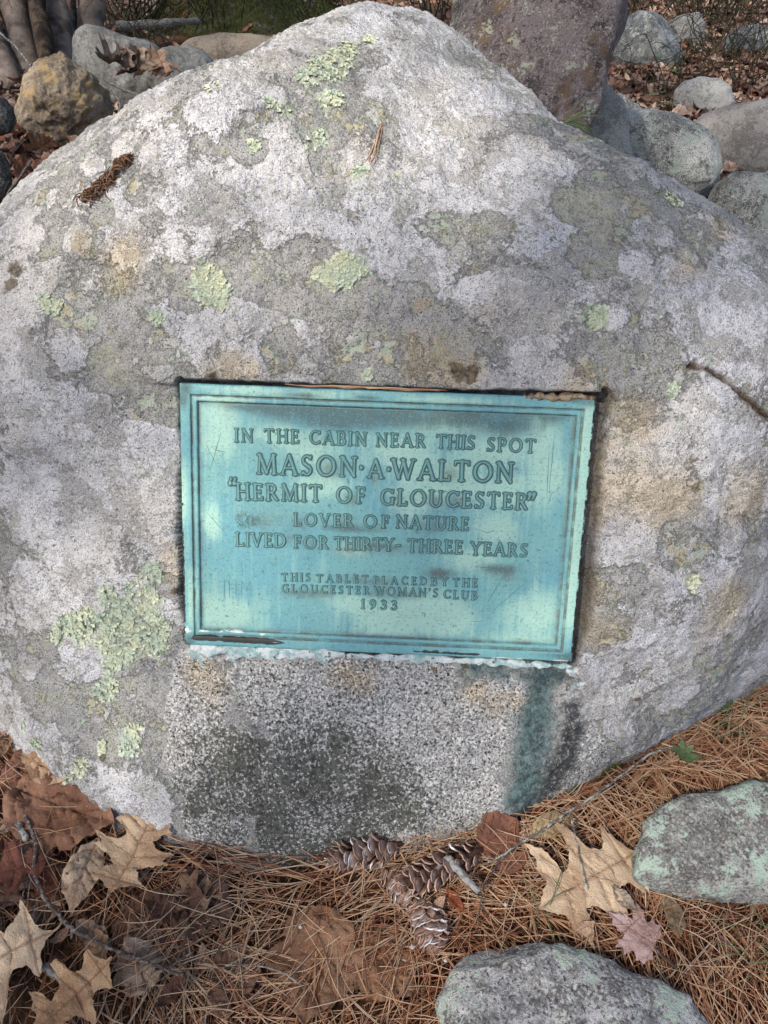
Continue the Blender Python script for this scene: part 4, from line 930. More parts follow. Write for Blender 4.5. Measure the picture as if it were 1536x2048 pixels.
def stem_mesh(name, base, top, r0, r1, seed, k=28, n=60, flare=.25, rough=.16, limbs=0):
    r = random.Random(seed); mb = MB(); base = np.array(base, float); top = np.array(top, float)
    mid = (base + top) / 2 + np.array([r.uniform(-.1, .1), r.uniform(-.1, .1), 0])
    pts = smooth_path([base - [0, 0, .1], base + (mid - base) * .35, mid, mid + (top - mid) * .5, top], n)
    t = np.linspace(0, 1, n); rad = r0 + (r1 - r0) * t + flare * r0 * np.exp(-t * 26)
    mb.add(*tube(pts, rad, k, seed=seed, rough=rough))
    for q in range(limbs):
        i = int(n * r.uniform(.45, .92)); a = r.uniform(0, 6.28); L = r.uniform(.5, 1.3)
        e = pts[i] + np.array([math.cos(a) * L, math.sin(a) * L, L * .8]); m2 = (pts[i] + e) / 2 + np.array([0, 0, -.08])
        mb.add(*tube(smooth_path([pts[i], m2, e], 14), np.linspace(rad[i] * .45, .004, 14), 8, seed=seed + q, rough=.1))
        for w in range(3):
            s = m2 + (e - m2) * r.uniform(0, .8); aa = a + r.uniform(-1, 1); f = s + np.array([math.cos(aa), math.sin(aa), .7]) * L * .4
            mb.add(*tube(smooth_path([s, (s + f) / 2 + [0, 0, .03], f], 8), np.linspace(.008, .002, 8), 5))
    return mb.mesh(name)
gb = on_ground(95, 168)
gb = at_depth(95, 190, 4.55); gb[2] = float(gz(gb[0], gb[1]))
tree = bpy.data.objects.new("clump_tree", None); COL.objects.link(tree); tree.location = Vector(gb)
tag(tree, "clump of smooth brown stems rising behind the ochre rock, one stem split and rotten", "tree")
def world_at(px, py, d): return at_depth(px, py, d)
for k, (x0, y0, d0, x1, y1, r0, lab, mt) in enumerate([
    (42, 215, 4.35, -60, -30, .075, "leaning outer stem", bk_smooth), (76, 230, 4.5, 20, -30, .105, None, bk_smooth), (112, 215, 4.42, 62, -30, .060, "dark split rotten stem", bk_dark),
    (140, 215, 4.62, 112, -30, .088, None, bk_smooth), (190, 205, 4.9, 180, -30, .105, None, bk_smooth), (158, 215, 4.95, 148, -30, .025, "thin yellowish stem", bk_twig)]):
    b = world_at(x0, y0, d0); tp = world_at(x1, y1, d0 * 1.08); dr = (tp - b) / np.linalg.norm(tp - b); H_ = 3.6
    top = b + dr * H_ + np.array([0, .2, 0]); b = b - dr * (b[2] - float(gz(b[0], b[1]))) * 1.0
    o = link("trunk", stem_mesh("trunk", b - gb, top - gb, r0, r0 * .6, 40 + k, limbs=4, rough=.22 if mt is bk_smooth else .35), mt, tree)
    if lab: o["label"] = lab
mt_ = on_ground(500, 88); mt_ = at_depth(500, 60, 6.6); mt_[2] = float(gz(mt_[0], mt_[1])) - .02
tree2 = bpy.data.objects.new("mossy_tree", None); COL.objects.link(tree2); tree2.location = Vector(mt_)
tag(tree2, "big old tree with a broad moss covered foot behind the tan rock", "tree")
link("trunk", stem_mesh("trunk", (0, 0, 0), (.15, .5, 4.2), .50, .30, 60, k=90, n=160, flare=.9, rough=.16, limbs=5), bk_mossy, tree2)
def tufts(center, rx, rz, n, seed, mat, L=.05):
    r = np.random.default_rng(seed); a = r.uniform(0, 6.283, n); z = r.uniform(0, 1, n) ** 1.4
    rad = rx * (1 + .9 * np.exp(-z * 5)) * (1 + .02 * r.normal(size=n))
    P = np.stack([rad * np.cos(a), rad * np.sin(a), z * rz], -1)
    dr = np.stack([np.cos(a), np.sin(a), -.9 + 0 * a], -1) + r.normal(size=(n, 3)) * .5; dr /= np.linalg.norm(dr, axis=1)[:, None]
    sd = np.cross(dr, r.normal(size=(n, 3))); sd /= np.linalg.norm(sd, axis=1)[:, None]; l = r.uniform(.4, 1, n)[:, None] * L
    V = np.stack([P - sd * L * .06, P + sd * L * .06, P + dr * l], 1).reshape(-1, 3)
    return mesh_np("moss", V, np.arange(3 * n).reshape(-1, 3), False, {"tone": np.repeat(r.uniform(0, 1, n), 3)})
g = NG("olive moss"); mat_moss = g.done(g.mix(g.attr('tone'), (.022, .028, .009), (.10, .11, .04)), .9, .1)
o = link("moss", tufts(0, .50, 1.1, 30000, 5, mat_moss), mat_moss, tree2); tag(o, kind="stuff"); o["label"] = "shaggy olive moss"
# further trunks off in the wood
for k, (x, y, r0) in enumerate([(2.2, 10.5, .16), (-2.4, 9.5, .13), (5.2, 13, .22), (-6.0, 12, .2), (.8, 15, .24), (8.5, 11, .18), (-9, 8, .2), (3.6, 18, .25), (-4, 17, .22), (12, 16, .2)]):
    z = float(gz(x, y)); lab = ["slim bare tree standing beyond the upper right rocks", "slim bare tree far behind the clump of stems"][k] if k < 2 else "bare tree trunk standing farther off in the wood"
    t = bpy.data.objects.new("bare_tree", None); COL.objects.link(t); t.location = (x, y, z); tag(t, lab, "tree", "bare trees of the wood")
    link("trunk", stem_mesh("trunk", (0, 0, 0), (rnd.uniform(-.4, .4), rnd.uniform(-.4, .4), 7), r0, r0 * .45, 70 + k, k=14, n=30, limbs=9), bk_smooth if k % 2 else bk_mossy, t)

# unseen pine behind the viewer, boughs shaped to dapple the sun, open over LIT
LIT = [(470,510,70),(430,740,80),(860,690,90),(1280,980,130),(1470,980,100),(1440,480,100),(1200,1190,70),(430,870,60),(800,900,70),(1080,900,60),(1050,1230,70),(780,1250,70),(1000,990,60),
       (200,950,70),(700,220,110),(950,300,80),(330,300,80),(1150,560,70),(700,1400,80),(1440,1250,70),(1180,1770,110),(280,1730,70),(900,1850,80),(60,1900,80),(600,1900,60),(1400,1650,80)]
def pine_overhead(back=False):  # back: a second unseen pine, added to shade the stones behind
    r = np.random.default_rng(78 if back else 77); S = np.array(SUN_DIR)
    lit = [(b_hit(x, y)[0] if y < 1500 else on_ground(x, y), q * 1.35 / FPX) for x, y, q in LIT]
    A = np.cross(S, [0, 0, 1.]); A /= np.linalg.norm(A); B = np.cross(A, S)
    C = []
    c0 = np.array([0, .95, .45])
    while len(C) < (3400 if back else 2300):
        if back:
            q = np.array([r.uniform(-3.2, 5.5), r.uniform(2.6, 11), r.uniform(0, .5)]); p = q
            if noise3(q, 1.1, 162) < -.55: continue
            C.append(q + S * (4.2 + .5 * r.normal())); continue
        u, v = r.uniform(-1.7, 1.7), r.uniform(-1.5, 1.7); p = c0 + u * A + v * B
        if any((((p - q) @ A) ** 2 + ((p - q) @ B) ** 2) < (rr * (1 + .3 * r.normal())) ** 2 for q, rr in lit): continue
        if noise3(p, 3.2, 160) + .35 * r.normal() < -.30: continue
        C.append(p + S * (2.5 + .45 * r.normal() + .3 * noise3(p, 1.5, 161)))
    C = np.array(C); bx, by = (-5.4, 1.2) if back else (-2.7, -2.3); base = np.array([bx, by, float(gz(bx, by))])
    t = bpy.data.objects.new("shade_pine", None); COL.objects.link(t); t.location = Vector(base)
    tag(t, "unseen pine off to the left, added to shade the stones behind the boulder" if back else "unseen pine behind the viewer, its boughs shaped to dapple sunlight on the boulder", "tree")
    link("trunk", stem_mesh("trunk", (0, 0, 0), (.3, .1, 8), .19, .10, 170, k=24, n=50), bk_dark, t)
    for k in range(9):
        q = C[r.integers(len(C))] - base; h = 1.2 + .45 * k; s = np.array([.04 * h, 0, h + .8]); mb = MB()
        P = smooth_path([s, (s + q) / 2 + [0, 0, .35], q], 20, .01, k); mb.add(*tube(P, np.linspace(.035, .008, 20), 8, rough=.1))
        near = C[np.argsort(np.linalg.norm(C - base - q, axis=1))[:260:4]] - base
        for e in near:
            i = 8 + int(r.integers(12)); mb.add(*tube(smooth_path([P[i], (P[i] + e) / 2 + [0, 0, .05], e], 6), np.linspace(.006, .002, 6), 4, cap=False))
        link("limb", mb.mesh("limb"), bk_dark, t)
    m, K = len(C), 16; dr = r.normal(size=(m, K, 3)); dr /= np.linalg.norm(dr, axis=2)[..., None]
    sd = np.cross(dr, r.normal(size=(m, K, 3))); sd /= np.linalg.norm(sd, axis=2)[..., None]
    bg_ = 3.0 if back else 1.0; L = r.uniform(.05, .09, (m, K, 1)) * bg_; sd = sd * bg_; O = (C - base)[:, None]
    V = np.stack([O - sd * .0022, O + sd * .0022, O + dr * L + sd * .001, O + dr * L - sd * .001], 2).reshape(-1, 3)
    F = np.arange(len(V)).reshape(-1, 4); gm = NG("living pine needles")
    o = link("foliage", mesh_np("foliage", V, F, False, {"tone": np.repeat(r.uniform(0, 1, m * K), 4)}), gm.done(gm.mix(gm.attr('tone'), (.03, .055, .02), (.08, .12, .045)), .6, .3), t)
    tag(o, kind="stuff")
pine_overhead()
pine_overhead(True)
# ---------------------------------------------------------------- leaves
OAK = [(0,0.012),(0.05,0.03),(0.1,0.1),(0.13,0.2),(0.16,0.27),(0.19,0.2),(0.23,0.16),(0.27,0.155),(0.31,0.127),(0.34,0.155),(0.37,0.2),(0.4,0.34),(0.43,0.42),(0.46,0.34),(0.51,0.36),(0.55,0.45),(0.55,0.33),(0.57,0.22),(0.6,0.163),(0.63,0.135),(0.67,0.163),(0.71,0.19),(0.76,0.31),(0.79,0.25),(0.84,0.25),(0.83,0.14),(0.87,0.1),(0.91,0.13),(0.92,0.06),(1,0)]
OAK2 = [(0,0.012),(0.06,0.04),(0.12,0.14),(0.14,0.24),(0.19,0.22),(0.22,0.171),(0.27,0.131),(0.33,0.147),(0.38,0.22),(0.43,0.38),(0.5,0.4),(0.5,0.3),(0.54,0.2),(0.57,0.155),(0.62,0.139),(0.67,0.13),(0.72,0.28),(0.8,0.36),(0.8,0.24),(0.85,0.2),(0.84,0.12),(0.9,0.06),(1,0)]
MAPLE = [(0,.01),(.0,.12),(-.06,.24),(.02,.30),(.06,.42),(.14,.38),(.20,.44),(.24,.36),(.28,.30),(.33,.34),(.42,.50),(.48,.44),(.60,.52),(.58,.40),(.64,.36),(.56,.28),(.54,.17),(.62,.16),(.70,.20),(.74,.13),(.82,.14),(.84,.07),(1,0)]
OVAL = [(0,.01),(.08,.06),(.18,.14),(.30,.20),(.42,.235),(.55,.235),(.68,.20),(.80,.14),(.90,.07),(1,0)]
BROAD = [(0,.02),(.02,.12),(.08,.25),(.16,.33),(.26,.36),(.30,.33),(.36,.42),(.46,.47),(.56,.42),(.60,.36),(.68,.37),(.76,.30),(.84,.22),(.90,.12),(1,0)]
VEINS = {'oak': [(.16,.15,.27),(.30,.42,.40),(.44,.55,.43),(.58,.76,.29),(.72,.83,.22)], 'maple': [(.0,.05,.38),(.0,.55,.47),(.35,.62,.15),(.5,.74,.18)], 'oval': [(.15,.3,.17),(.3,.46,.21),(.45,.62,.2),(.6,.76,.14)],
         'broad': [(.03,.22,.32),(.05,.5,.44),(.3,.62,.35),(.45,.76,.27),(.62,.88,.14)]}
KIND = {'oak': (OAK, 'oak'), 'oak2': (OAK2, 'oak'), 'maple': (MAPLE, 'maple'), 'oval': (OVAL, 'oval'), 'broad': (BROAD, 'broad')}
def leaf_mesh(kind, seed, fine=.035, curl=.10, crumple=.02, fold=.05, stalk=.18, ragged=0.0):
    """unit length leaf along +x, lying about z = 0"""
    prof, vk = KIND[kind]; r = random.Random(seed)
    def side(sg):
        s = []
        amp = [1 + r.uniform(-.13, .13) for _ in range(9)]
        for i, (x, y) in enumerate(prof):
            s.append((x + r.uniform(-.012, .012) * (0 < i < len(prof) - 1), sg * y * amp[int(x * 7) % 9] + r.uniform(-.008, .008) * (0 < i < len(prof) - 1)))
        return s
    up, dn = side(1), side(-1)
    up[0] = (0, .012); dn[0] = (0, -.012); up[-1] = dn[-1] = (1.0, 0)
    ol = up + dn[::-1][1:]
    # densify with a wavy margin
    o2 = []
    for i, a in enumerate(ol):
        b = ol[(i + 1) % len(ol)]; L = math.hypot(b[0] - a[0], b[1] - a[1]); n = max(1, int(L / fine))
        for k in range(n):
            t = k / n; w = math.sin(math.pi * t) * .012
            o2.append((a[0] + (b[0] - a[0]) * t + w * r.uniform(-1, 1), a[1] + (b[1] - a[1]) * t + w * r.uniform(-1, 1)))
    vs = [Vector(p) for p in o2]; n0 = len(vs); ed = [(i, (i + 1) % n0) for i in range(n0)]
    k = int(1 / fine)
    for i in range(1, k):                                                             # midrib
        vs.append(Vector((i / k, 0)))
    for (x0, x1, y1) in VEINS[vk]:
        for sg in (1, -1):
            m = int(math.hypot(x1 - x0, y1) / fine)
            for i in range(1, m): vs.append(Vector((x0 + (x1 - x0) * i / m, sg * y1 * .93 * (i / m) ** 1.08)))
    st = fine * 1.15
    yy = -.6
    while yy < .6:
        xx = -.1
        while xx < 1: vs.append(Vector((xx + r.uniform(-.3, .3) * st, yy + r.uniform(-.3, .3) * st))); xx += st
        yy += st
    res = geometry.delaunay_2d_cdt(vs, ed, [list(range(n0))], 2, fine * .12)
    V = np.array([[v.x, v.y] for v in res[0]]); F = np.array([f for f in res[2] if len(f) == 3])
    used = np.unique(F); mp = -np.ones(len(V), int); mp[used] = np.arange(len(used)); V = V[used]; F = mp[F]
    x, y = V[:, 0], V[:, 1]
    vd = np.abs(y) * 1.0
    for (x0, x1, y1) in VEINS[vk]:
        for sg in (1, -1):
            a = np.array([x0, 0]); b = np.array([x1, sg * y1 * .93]); ab = b - a; q = V - a; t = np.clip(q @ ab / (ab @ ab), 0, 1)
            vd = np.minimum(vd, np.linalg.norm(q - t[:, None] * ab, axis=1) * 1.35)
    vein = np.exp(-(vd / (fine * .33)) ** 2)
    p3 = np.stack([x, y, 0 * x + seed], -1)
    c1, c2 = r.uniform(-1, 1), r.uniform(-1, 1)
    z = fold * np.abs(y) + curl * ((x - .5) ** 2 * 2.2 * (1 if c1 > -.3 else -.7) + (y ** 2) * 3.0 * (1 if c2 > -.2 else -.8) + .8 * c1 * x * y)
    z = z + crumple * fbm(p3, 4.5, 2, 130) + crumple * .45 * fbm(p3, 11, 2, 133) * 1.2 - .006 * vein
    z = z + crumple * 1.2 * np.abs(fbm(p3, 7, 1, 136)) * (vd > .01)
    if ragged:
        keep = fbm(p3[F].mean(1), 6, 2, 140) < (.75 - ragged); F = F[keep]
    V3 = np.stack([x, y, z], -1)
    fs = [F]; tone = list(.5 + .5 * fbm(p3, 3, 3, 142)); vv = list(vein)
    if stalk:
        a = np.array([[0.02, 0, z[np.argmin(np.hypot(x - .02, y))]], [-stalk * .5, r.uniform(-.03, .03), .01], [-stalk, r.uniform(-.06, .06), .02]])
        tv, tf, tt = tube(smooth_path(a, 6), np.linspace(.009, .007, 6), 5); n = len(V3)
        V3 = np.vstack([V3, tv]); fs += [tt + n]; q4 = tf + n; vv += [1.] * len(tv); tone += [.3] * len(tv)
        return mesh_np("leaf", V3, [np.vstack(fs), q4], True, dict(vein=vv, tone=tone))
    return mesh_np("leaf", V3, fs, True, dict(vein=vv, tone=tone))
def leaf_material():
    g = NG("dry leaf"); base = g.objcol(); tn = g.attr('tone'); ve = g.attr('vein')
    c = g.mix(g.ramp(tn, .2, .8), g.mix(1.0, base, (.62, .55, .50), 'MULTIPLY'), base)
    c = g.mix(g.math('MULTIPLY', g.ramp(g.noise(14, 4, .7), .52, .66), .35), c, g.mix(1.0, base, (1.45, 1.35, 1.2), 'MULTIPLY'))
    c = g.mix(g.math('MULTIPLY', g.ramp(ve, .25, .9), .8), c, g.mix(1.0, base, (.50, .40, .35), 'MULTIPLY'))
    c = g.mix(g.ramp(g.noise(38, 3, .6), .66, .70, 0, .6), c, g.mix(1.0, base, (.25, .2, .2), 'MULTIPLY'))
    c = g.mix(g.ramp(g.noise(160, 3, .6), .55, .7, 0, .25), c, (.45, .38, .30))
    h = g.math('ADD', g.math('MULTIPLY', ve, .4), g.math('ADD', g.noise(26, 4, .7), g.math('MULTIPLY', g.noise(120, 3, .6), .4)))
    return g.done(c, g.ramp(g.noise(20, 2), .3, .7, .40, .68), .35, g.bump(h, .012, .5))
LEAFM = leaf_material()
_lv = {}
def leaf_variant(kind, seed, **k):
    key = (kind, seed, tuple(sorted(k.items())))
    if key not in _lv: m = leaf_mesh(kind, seed, **k); m.materials.append(LEAFM); _lv[key] = m
    return _lv[key]
def put_leaf(me, base, tip, color, label, group, dz=.014, tilt=(0, 0), cat="leaf", name="leaf", flip=False, scale=None, wide=1.0):
    """base and tip: 3D points; the leaf runs from one to the other"""
    b = Vector(base); t = Vector(tip); d = t - b; L = scale or d.length; x = d.normalized()
    up = Vector((math.sin(tilt[0]), math.sin(tilt[1]), 1)).normalized(); y = up.cross(x).normalized(); z = x.cross(y)
    if flip: y = -y; z = -z
    M = Matrix(((x.x, y.x, z.x, 0), (x.y, y.y, z.y, 0), (x.z, y.z, z.z, 0), (0, 0, 0, 1))) @ Matrix.Diagonal((L, L * wide, L, 1))
    M.translation = b + Vector((0, 0, dz)); o = link(name, me); o.matrix_world = M; o.color = (*color, 1)
    return tag(o, label, cat, group)
TAN, TAN2, BRN, RED, GRY, PUR, DRK, RUST = (.50,.36,.235), (.56,.43,.30), (.17,.095,.06), (.13,.045,.028), (.26,.20,.15), (.30,.21,.20), (.095,.055,.04), (.24,.095,.04)
_B2 = np.array([on_ground(*q)[:2] for q in [(-160,1290),(0,1440),(60,1530),(160,1605),(330,1685),(480,1735),(640,1740)]])
def base_side(p):
    return min(np.linalg.norm(p[:2] - (a + (b - a) * t)) for a, b in zip(_B2[:-1], _B2[1:]) for t in (0, .25, .5, .75, 1))
FG = "dead leaves lying on the pine needles in front of the boulder"
FORE = [ # kind, base px, tip px, colour, args, label, dz, name
 ('oak',(232,1812),(322,1640),TAN,dict(curl=.16,crumple=.02,fold=.02),"pale tan oak leaf touching the boulder's foot, left of centre",.020,(.0,.0)),
 ('oak2',(1268,1722),(1072,1838),TAN2,dict(curl=.13,crumple=.016,fold=.03),"largest tan oak leaf, flat beside the mint lichened slab",.026,(.05,-.05)),
 ('oak',(118,1882),(-150,2030),TAN2,dict(curl=.14,crumple=.018,fold=.02),"pale tan oak leaf with deep rounded gaps at the left edge",.030,(.1,0)),
 ('oak2',(240,1940),(75,2095),(.34,.215,.12),dict(curl=.14,crumple=.014,fold=.02),"orange tan oak leaf at the bottom edge, left of the long twig",.024,(0,.1)),
 ('oak',(112,1735),(-40,1790),RED,dict(curl=.22,crumple=.02,fold=.10),"dark glossy red brown oak leaf at the left edge",.034,(-.2,.1)),
 ('broad',(45,1600),(240,1665),(.17,.088,.055),dict(curl=.12,crumple=.055,fold=.05),"large crumpled reddish brown leaf under the boulder's left foot",.022,(0,-.15)),
 ('broad',(20,1545),(165,1590),(.13,.060,.042),dict(curl=.10,crumple=.05,fold=.05),"dark wine brown crumpled leaf left of the boulder's foot",.014,(0,0)),
 ('oval',(65,1545),(165,1592),(.36,.25,.16),dict(curl=.25,crumple=.04,fold=.1),"narrow light brown leaf edge curling up beside the boulder, lower left",.034,(.1,-.3)),
 ('oval',(205,1690),(150,1842),(.34,.255,.185),dict(curl=.30,crumple=.05,fold=.22),"pale folded leaf between the twig and the tan oak leaf",.022,(.1,.0)),
 ('broad',(335,1790),(470,1840),(.105,.062,.044),dict(curl=.06,crumple=.055,fold=.04),"dark wrinkled leaf half under needles, right of the tan oak leaf",.010,(0,0)),
 ('broad',(645,1822),(610,2060),(.15,.082,.048),dict(curl=.10,crumple=.035,fold=.05),"big brown broad leaf below the left pine cone",.010,(0,.0)),
 ('broad',(700,1870),(830,1995),(.17,.092,.052),dict(curl=.10,crumple=.035,fold=.05),"brown broad leaf below the stacked pine cones",.009,(0,0)),
 ('broad',(240,1900),(330,1800),(.12,.066,.046),dict(curl=.08,crumple=.05,fold=.05),"dull brown leaf just below the tan oak leaf",.008,(0,0)),
 ('oval',(215,1950),(190,1865),(.24,.15,.085),dict(curl=.12,crumple=.03,fold=.05),"spotted tan oval leaf below the long twig's middle",.022,(0,0)),
 ('broad',(955,1715),(1030,1655),(.14,.060,.038),dict(curl=.10,crumple=.03,fold=.12),"reddish brown leaf standing against the boulder's foot, right of centre",.022,(0,-.5)),
 ('oval',(1055,1690),(1140,1648),(.25,.20,.12),dict(curl=.45,crumple=.05,fold=.1),"curled olive tan leaf behind the largest oak leaf",.026,(0,-.3)),
 ('oval',(985,1752),(1055,1722),(.16,.075,.050),dict(curl=.15,crumple=.02,fold=.1),"smooth red brown oval leaf left of the largest oak leaf",.018,(0,-.1)),
 ('oval',(1072,1720),(1112,1765),(.22,.095,.060),dict(curl=.15,crumple=.02,fold=.1),"salmon brown oval leaf in the largest oak leaf's upper gap",.018,(0,0)),
 ('maple',(1300,1908),(1205,1842),PUR,dict(curl=.08,crumple=.018,fold=.04),"pale purple maple leaf above the low speckled stone",.028,(0,0)),
 ('oval',(1330,1800),(1350,1890),(.15,.115,.075),dict(curl=.12,crumple=.03,fold=.1),"olive brown spotted leaf right of the purple maple leaf",.020,(.1,0)),
 ('oval',(1215,1795),(1262,1842),(.20,.17,.14),dict(curl=.35,crumple=.06,fold=.15),"grey curled leaf fragment by the largest oak leaf's edge",.030,(0,-.2)),
 ('oval',(825,1765),(850,1725),(.14,.040,.022),dict(curl=.25,crumple=.03,fold=.1),"small dark red leaf behind the pine cones",.020,(0,-.2)),
 ('oval',(890,1790),(925,1835),(.19,.055,.022),dict(curl=.22,crumple=.03,fold=.1),"small orange red leaf right of the pine cones",.016,(0,0)),
 ('oval',(862,1842),(888,1808),(.30,.20,.14),dict(curl=.18,crumple=.03,fold=.1),"small buff leaf against the lowest pine cone",.028,(.3,-.2)),
 ('oak',(8,1840),(60,1700),DRK,dict(curl=.2,crumple=.03,fold=.1),"dark brown oak leaf under the red brown one",.012,(0,0)),
 ('oval',(85,1740),(110,1815),RED,dict(curl=.15,crumple=.03,fold=.1),"dark red oval leaf crossed by the long twig",.014,(0,0)),
 ('oval',(0,1680),(50,1655),(.27,.20,.15),dict(curl=.2,crumple=.04,fold=.1),"greyish tan leaf at the left edge above the red brown one",.018,(0,0)),
 ('oval',(110,1900),(150,1865),(.20,.13,.095),dict(curl=.3,crumple=.04,fold=.1),"small grey brown curled leaf under the long twig",.018,(0,0)),
 ('oval',(30,1485),(14,1530),(.20,.125,.075),dict(curl=.5,crumple=.05,fold=.1),"curled brown leaf in the hollow at the boulder's lower left",.03,(.4,-.4)),
 ('oval',(60,1530),(95,1545),(.24,.14,.075),dict(curl=.4,crumple=.04,fold=.1),"golden brown leaf stuck upright by the boulder's lower left foot",.03,(0,-.6)),
 ('oval',(1462,1912),(1425,1880),(.17,.11,.085),dict(curl=.2,crumple=.03,fold=.1),"small dull brown leaf right of the low speckled stone",.016,(0,0)),
 ('oval',(1180,1865),(1140,1888),(.34,.23,.16),dict(curl=.2,crumple=.03,fold=.1),"small buff leaf edge above the low speckled stone",.024,(0,0)),
 ('oval',(465,1758),(492,1744),(.30,.24,.18),dict(curl=.1,crumple=.03,fold=.05),"tiny pale leaf scrap near the boulder's foot, left of the cones",.016,(0,0)),
 ('broad',(380,1850),(310,1960),(.095,.055,.040),dict(curl=.05,crumple=.05,fold=.04),"dark crumpled leaf between twig and tan oak leaf's lower side",.006,(0,0)),
 ('broad',(100,1860),(60,1790),(.11,.062,.045),dict(curl=.05,crumple=.05,fold=.04),"dark brown leaf beneath the pale leaf at the left edge",.006,(0,0)),
 ('broad',(430,1990),(520,1900),(.12,.066,.042),dict(curl=.05,crumple=.04,fold=.04),"brown leaf mostly under needles, bottom left of centre",.004,(0,0)),
 ('broad',(150,1650),(30,1700),(.12,.058,.045),dict(curl=.05,crumple=.04,fold=.04),"wine brown leaf under the long twig's upper end",.008,(0,0)),
]
for i, (kd, b, t, colr, kw, lab, dz, tl) in enumerate(FORE):
    me = leaf_variant(kd, 500 + i, fine=.024 if kd != 'oval' else .035, stalk=(.10 if kd.startswith('oak') else 0.05), **kw)
    put_leaf(me, on_ground(*b), on_ground(*t), tuple(q * (1.05 if max(colr) > .4 else 1.6) for q in colr), lab, FG, wide=1.2 if kd.startswith('oak') else 1.0, dz=dz + (.014 if max(colr) > .3 else .003), tilt=tl, name={'oak': 'oak_leaf', 'oak2': 'oak_leaf', 'maple': 'maple_leaf', 'oval': 'oval_leaf', 'broad': 'broad_leaf'}[kd])
for i in range(30):
    px, py = rnd.uniform(-60, 430), rnd.uniform(1560, 2080)
    if px > 250 and py < 1780: py += 180
    p = on_ground(px, py); a = rnd.uniform(0, 6.28); s_ = rnd.uniform(.035, .085)
    if base_side(p) < .03: continue
    me = leaf_variant(['oval', 'broad', 'oak', 'oval', 'maple'][i % 5], 560 + i % 9, fine=.05, curl=.35, crumple=.05, fold=.12)
    put_leaf(me, p, p + s_ * np.array([math.cos(a), math.sin(a), rnd.uniform(-.2, .4)]), rnd.choice([(.30, .20, .13), (.17, .09, .06), (.40, .30, .21), (.13, .06, .04), (.24, .13, .08), (.34, .26, .20)]),
             "small curled brown leaf in the leafy patch at the lower left", "small curled leaves of the leafy patch at lower left", dz=rnd.uniform(.008, .022), tilt=(rnd.gauss(0, .4), rnd.gauss(0, .4)), name="curled_leaf", flip=rnd.random() < .4)
# left-hand hollow: rust coloured oak leaves and the grey curled cluster
BL = "rust brown oak leaves in the hollow left of the boulder"
for i, (x, y, s, colr, lab) in enumerate([(30,165,.19,RUST,"rust oak leaf left of the ochre rock, highest"),(15,120,.15,DRK,"dark oak leaf below the leaning stem"),(20,300,.19,RUST,"rust oak leaf between the two dark rocks"),(55,330,.16,(.24,.10,.04),"orange brown oak leaf under the ochre rock"),
     (50,380,.17,(.16,.055,.025),"deep rust oak leaf where boulder meets the left edge"),(15,420,.15,DRK,"dark oak leaf at the left edge on the boulder's shoulder"),(85,370,.13,(.20,.085,.045),"brown oak leaf beside the small pink stone"),(45,275,.14,(.14,.05,.025),"dark rust oak leaf right of the upper dark rock"),
     (300,185,.15,(.22,.09,.04),"orange oak leaf under the dead leaf cluster"),(250,195,.13,RUST,"rust oak leaf between the grey rock and the boulder"),(270,215,.12,DRK,"dark oak leaf close to the boulder's upper left edge"),(325,165,.13,(.26,.13,.07),"tan orange oak leaf right of the dead leaf cluster"),(240,165,.11,(.20,.15,.12),"greyish oak leaf scrap by the grey rock"),
     (345,50,.18,RUST,"rust oak leaf before the mossy tree"),(300,20,.2,(.16,.06,.03),"dark rust oak leaf near the grey log"),(260,40,.17,(.24,.14,.11),"pinkish oak leaf beyond the grey rock")]):
    p = on_ground(x, y); a = rnd.uniform(0, 6.28)
    me = leaf_variant('oak' if i % 2 else 'oak2', 600 + i % 5, fine=.05, curl=.35, crumple=.04, fold=.12)
    put_leaf(me, p, p + s * np.array([math.cos(a), math.sin(a), rnd.uniform(-.1, .5)]), colr, lab, BL, dz=.03 + .03 * rnd.random(), tilt=(rnd.uniform(-.5, .5), -.7 + rnd.uniform(-.4, .3)), name="oak_leaf")
for i, (b, t, colr, lab) in enumerate([((262,110),(245,165),(.46,.38,.32),"leftmost curled grey leaf of the dead cluster"),((275,105),(268,170),(.10,.07,.055),"dark curled leaf hanging in the dead cluster"),((290,108),(282,178),(.58,.48,.38),"palest curled leaf of the dead cluster"),
      ((300,110),(310,150),(.38,.28,.19),"short brown curled leaf of the dead cluster"),((255,118),(222,124),(.16,.12,.10),"dark leaf pointing left from the dead cluster"),((318,115),(345,180),(.46,.32,.23),"pinkish tan leaf drooping right of the dead cluster")]):
    me = leaf_variant('oak', 650 + i % 3, fine=.05, curl=.55, crumple=.05, fold=.35)
    put_leaf(me, at_depth(*b, 3.5), at_depth(*t, 3.45), colr, lab, "curled leaves of the dead cluster on the grey rock", dz=0, tilt=(rnd.uniform(-.6, .6), -1.2), name="oak_leaf", scale=.17)
# litter behind: nearest and largest leaves one by one, the rest as one mass
BGV = [leaf_variant(k, 700 + i, fine=.075, curl=.35, crumple=.05, fold=.12, stalk=.12) for i, k in enumerate(['oak', 'oak2', 'oval', 'maple', 'broad', 'oak', 'oval', 'broad'])]
CLS = [(.34,.23,.18), (.44,.33,.27), (.22,.12,.09), (.30,.18,.135), (.52,.42,.35), (.16,.09,.07), (.27,.13,.08)]
n_bg = 0; far_V, far_F, far_T = [], [], []; off = 0
cache = []
for m in BGV:
    v = np.empty(len(m.vertices) * 3, np.float32); m.vertices.foreach_get("co", v)
    m.calc_loop_triangles(); t = np.empty(len(m.loop_triangles) * 3, np.int32); m.loop_triangles.foreach_get("vertices", t)
    cache.append((v.reshape(-1, 3), t.reshape(-1, 3)))
simple = [leaf_mesh(k, 720 + i, fine=.16, curl=.35, crumple=.05, fold=.12, stalk=0) for i, k in enumerate(['oak2', 'oval', 'broad'])]
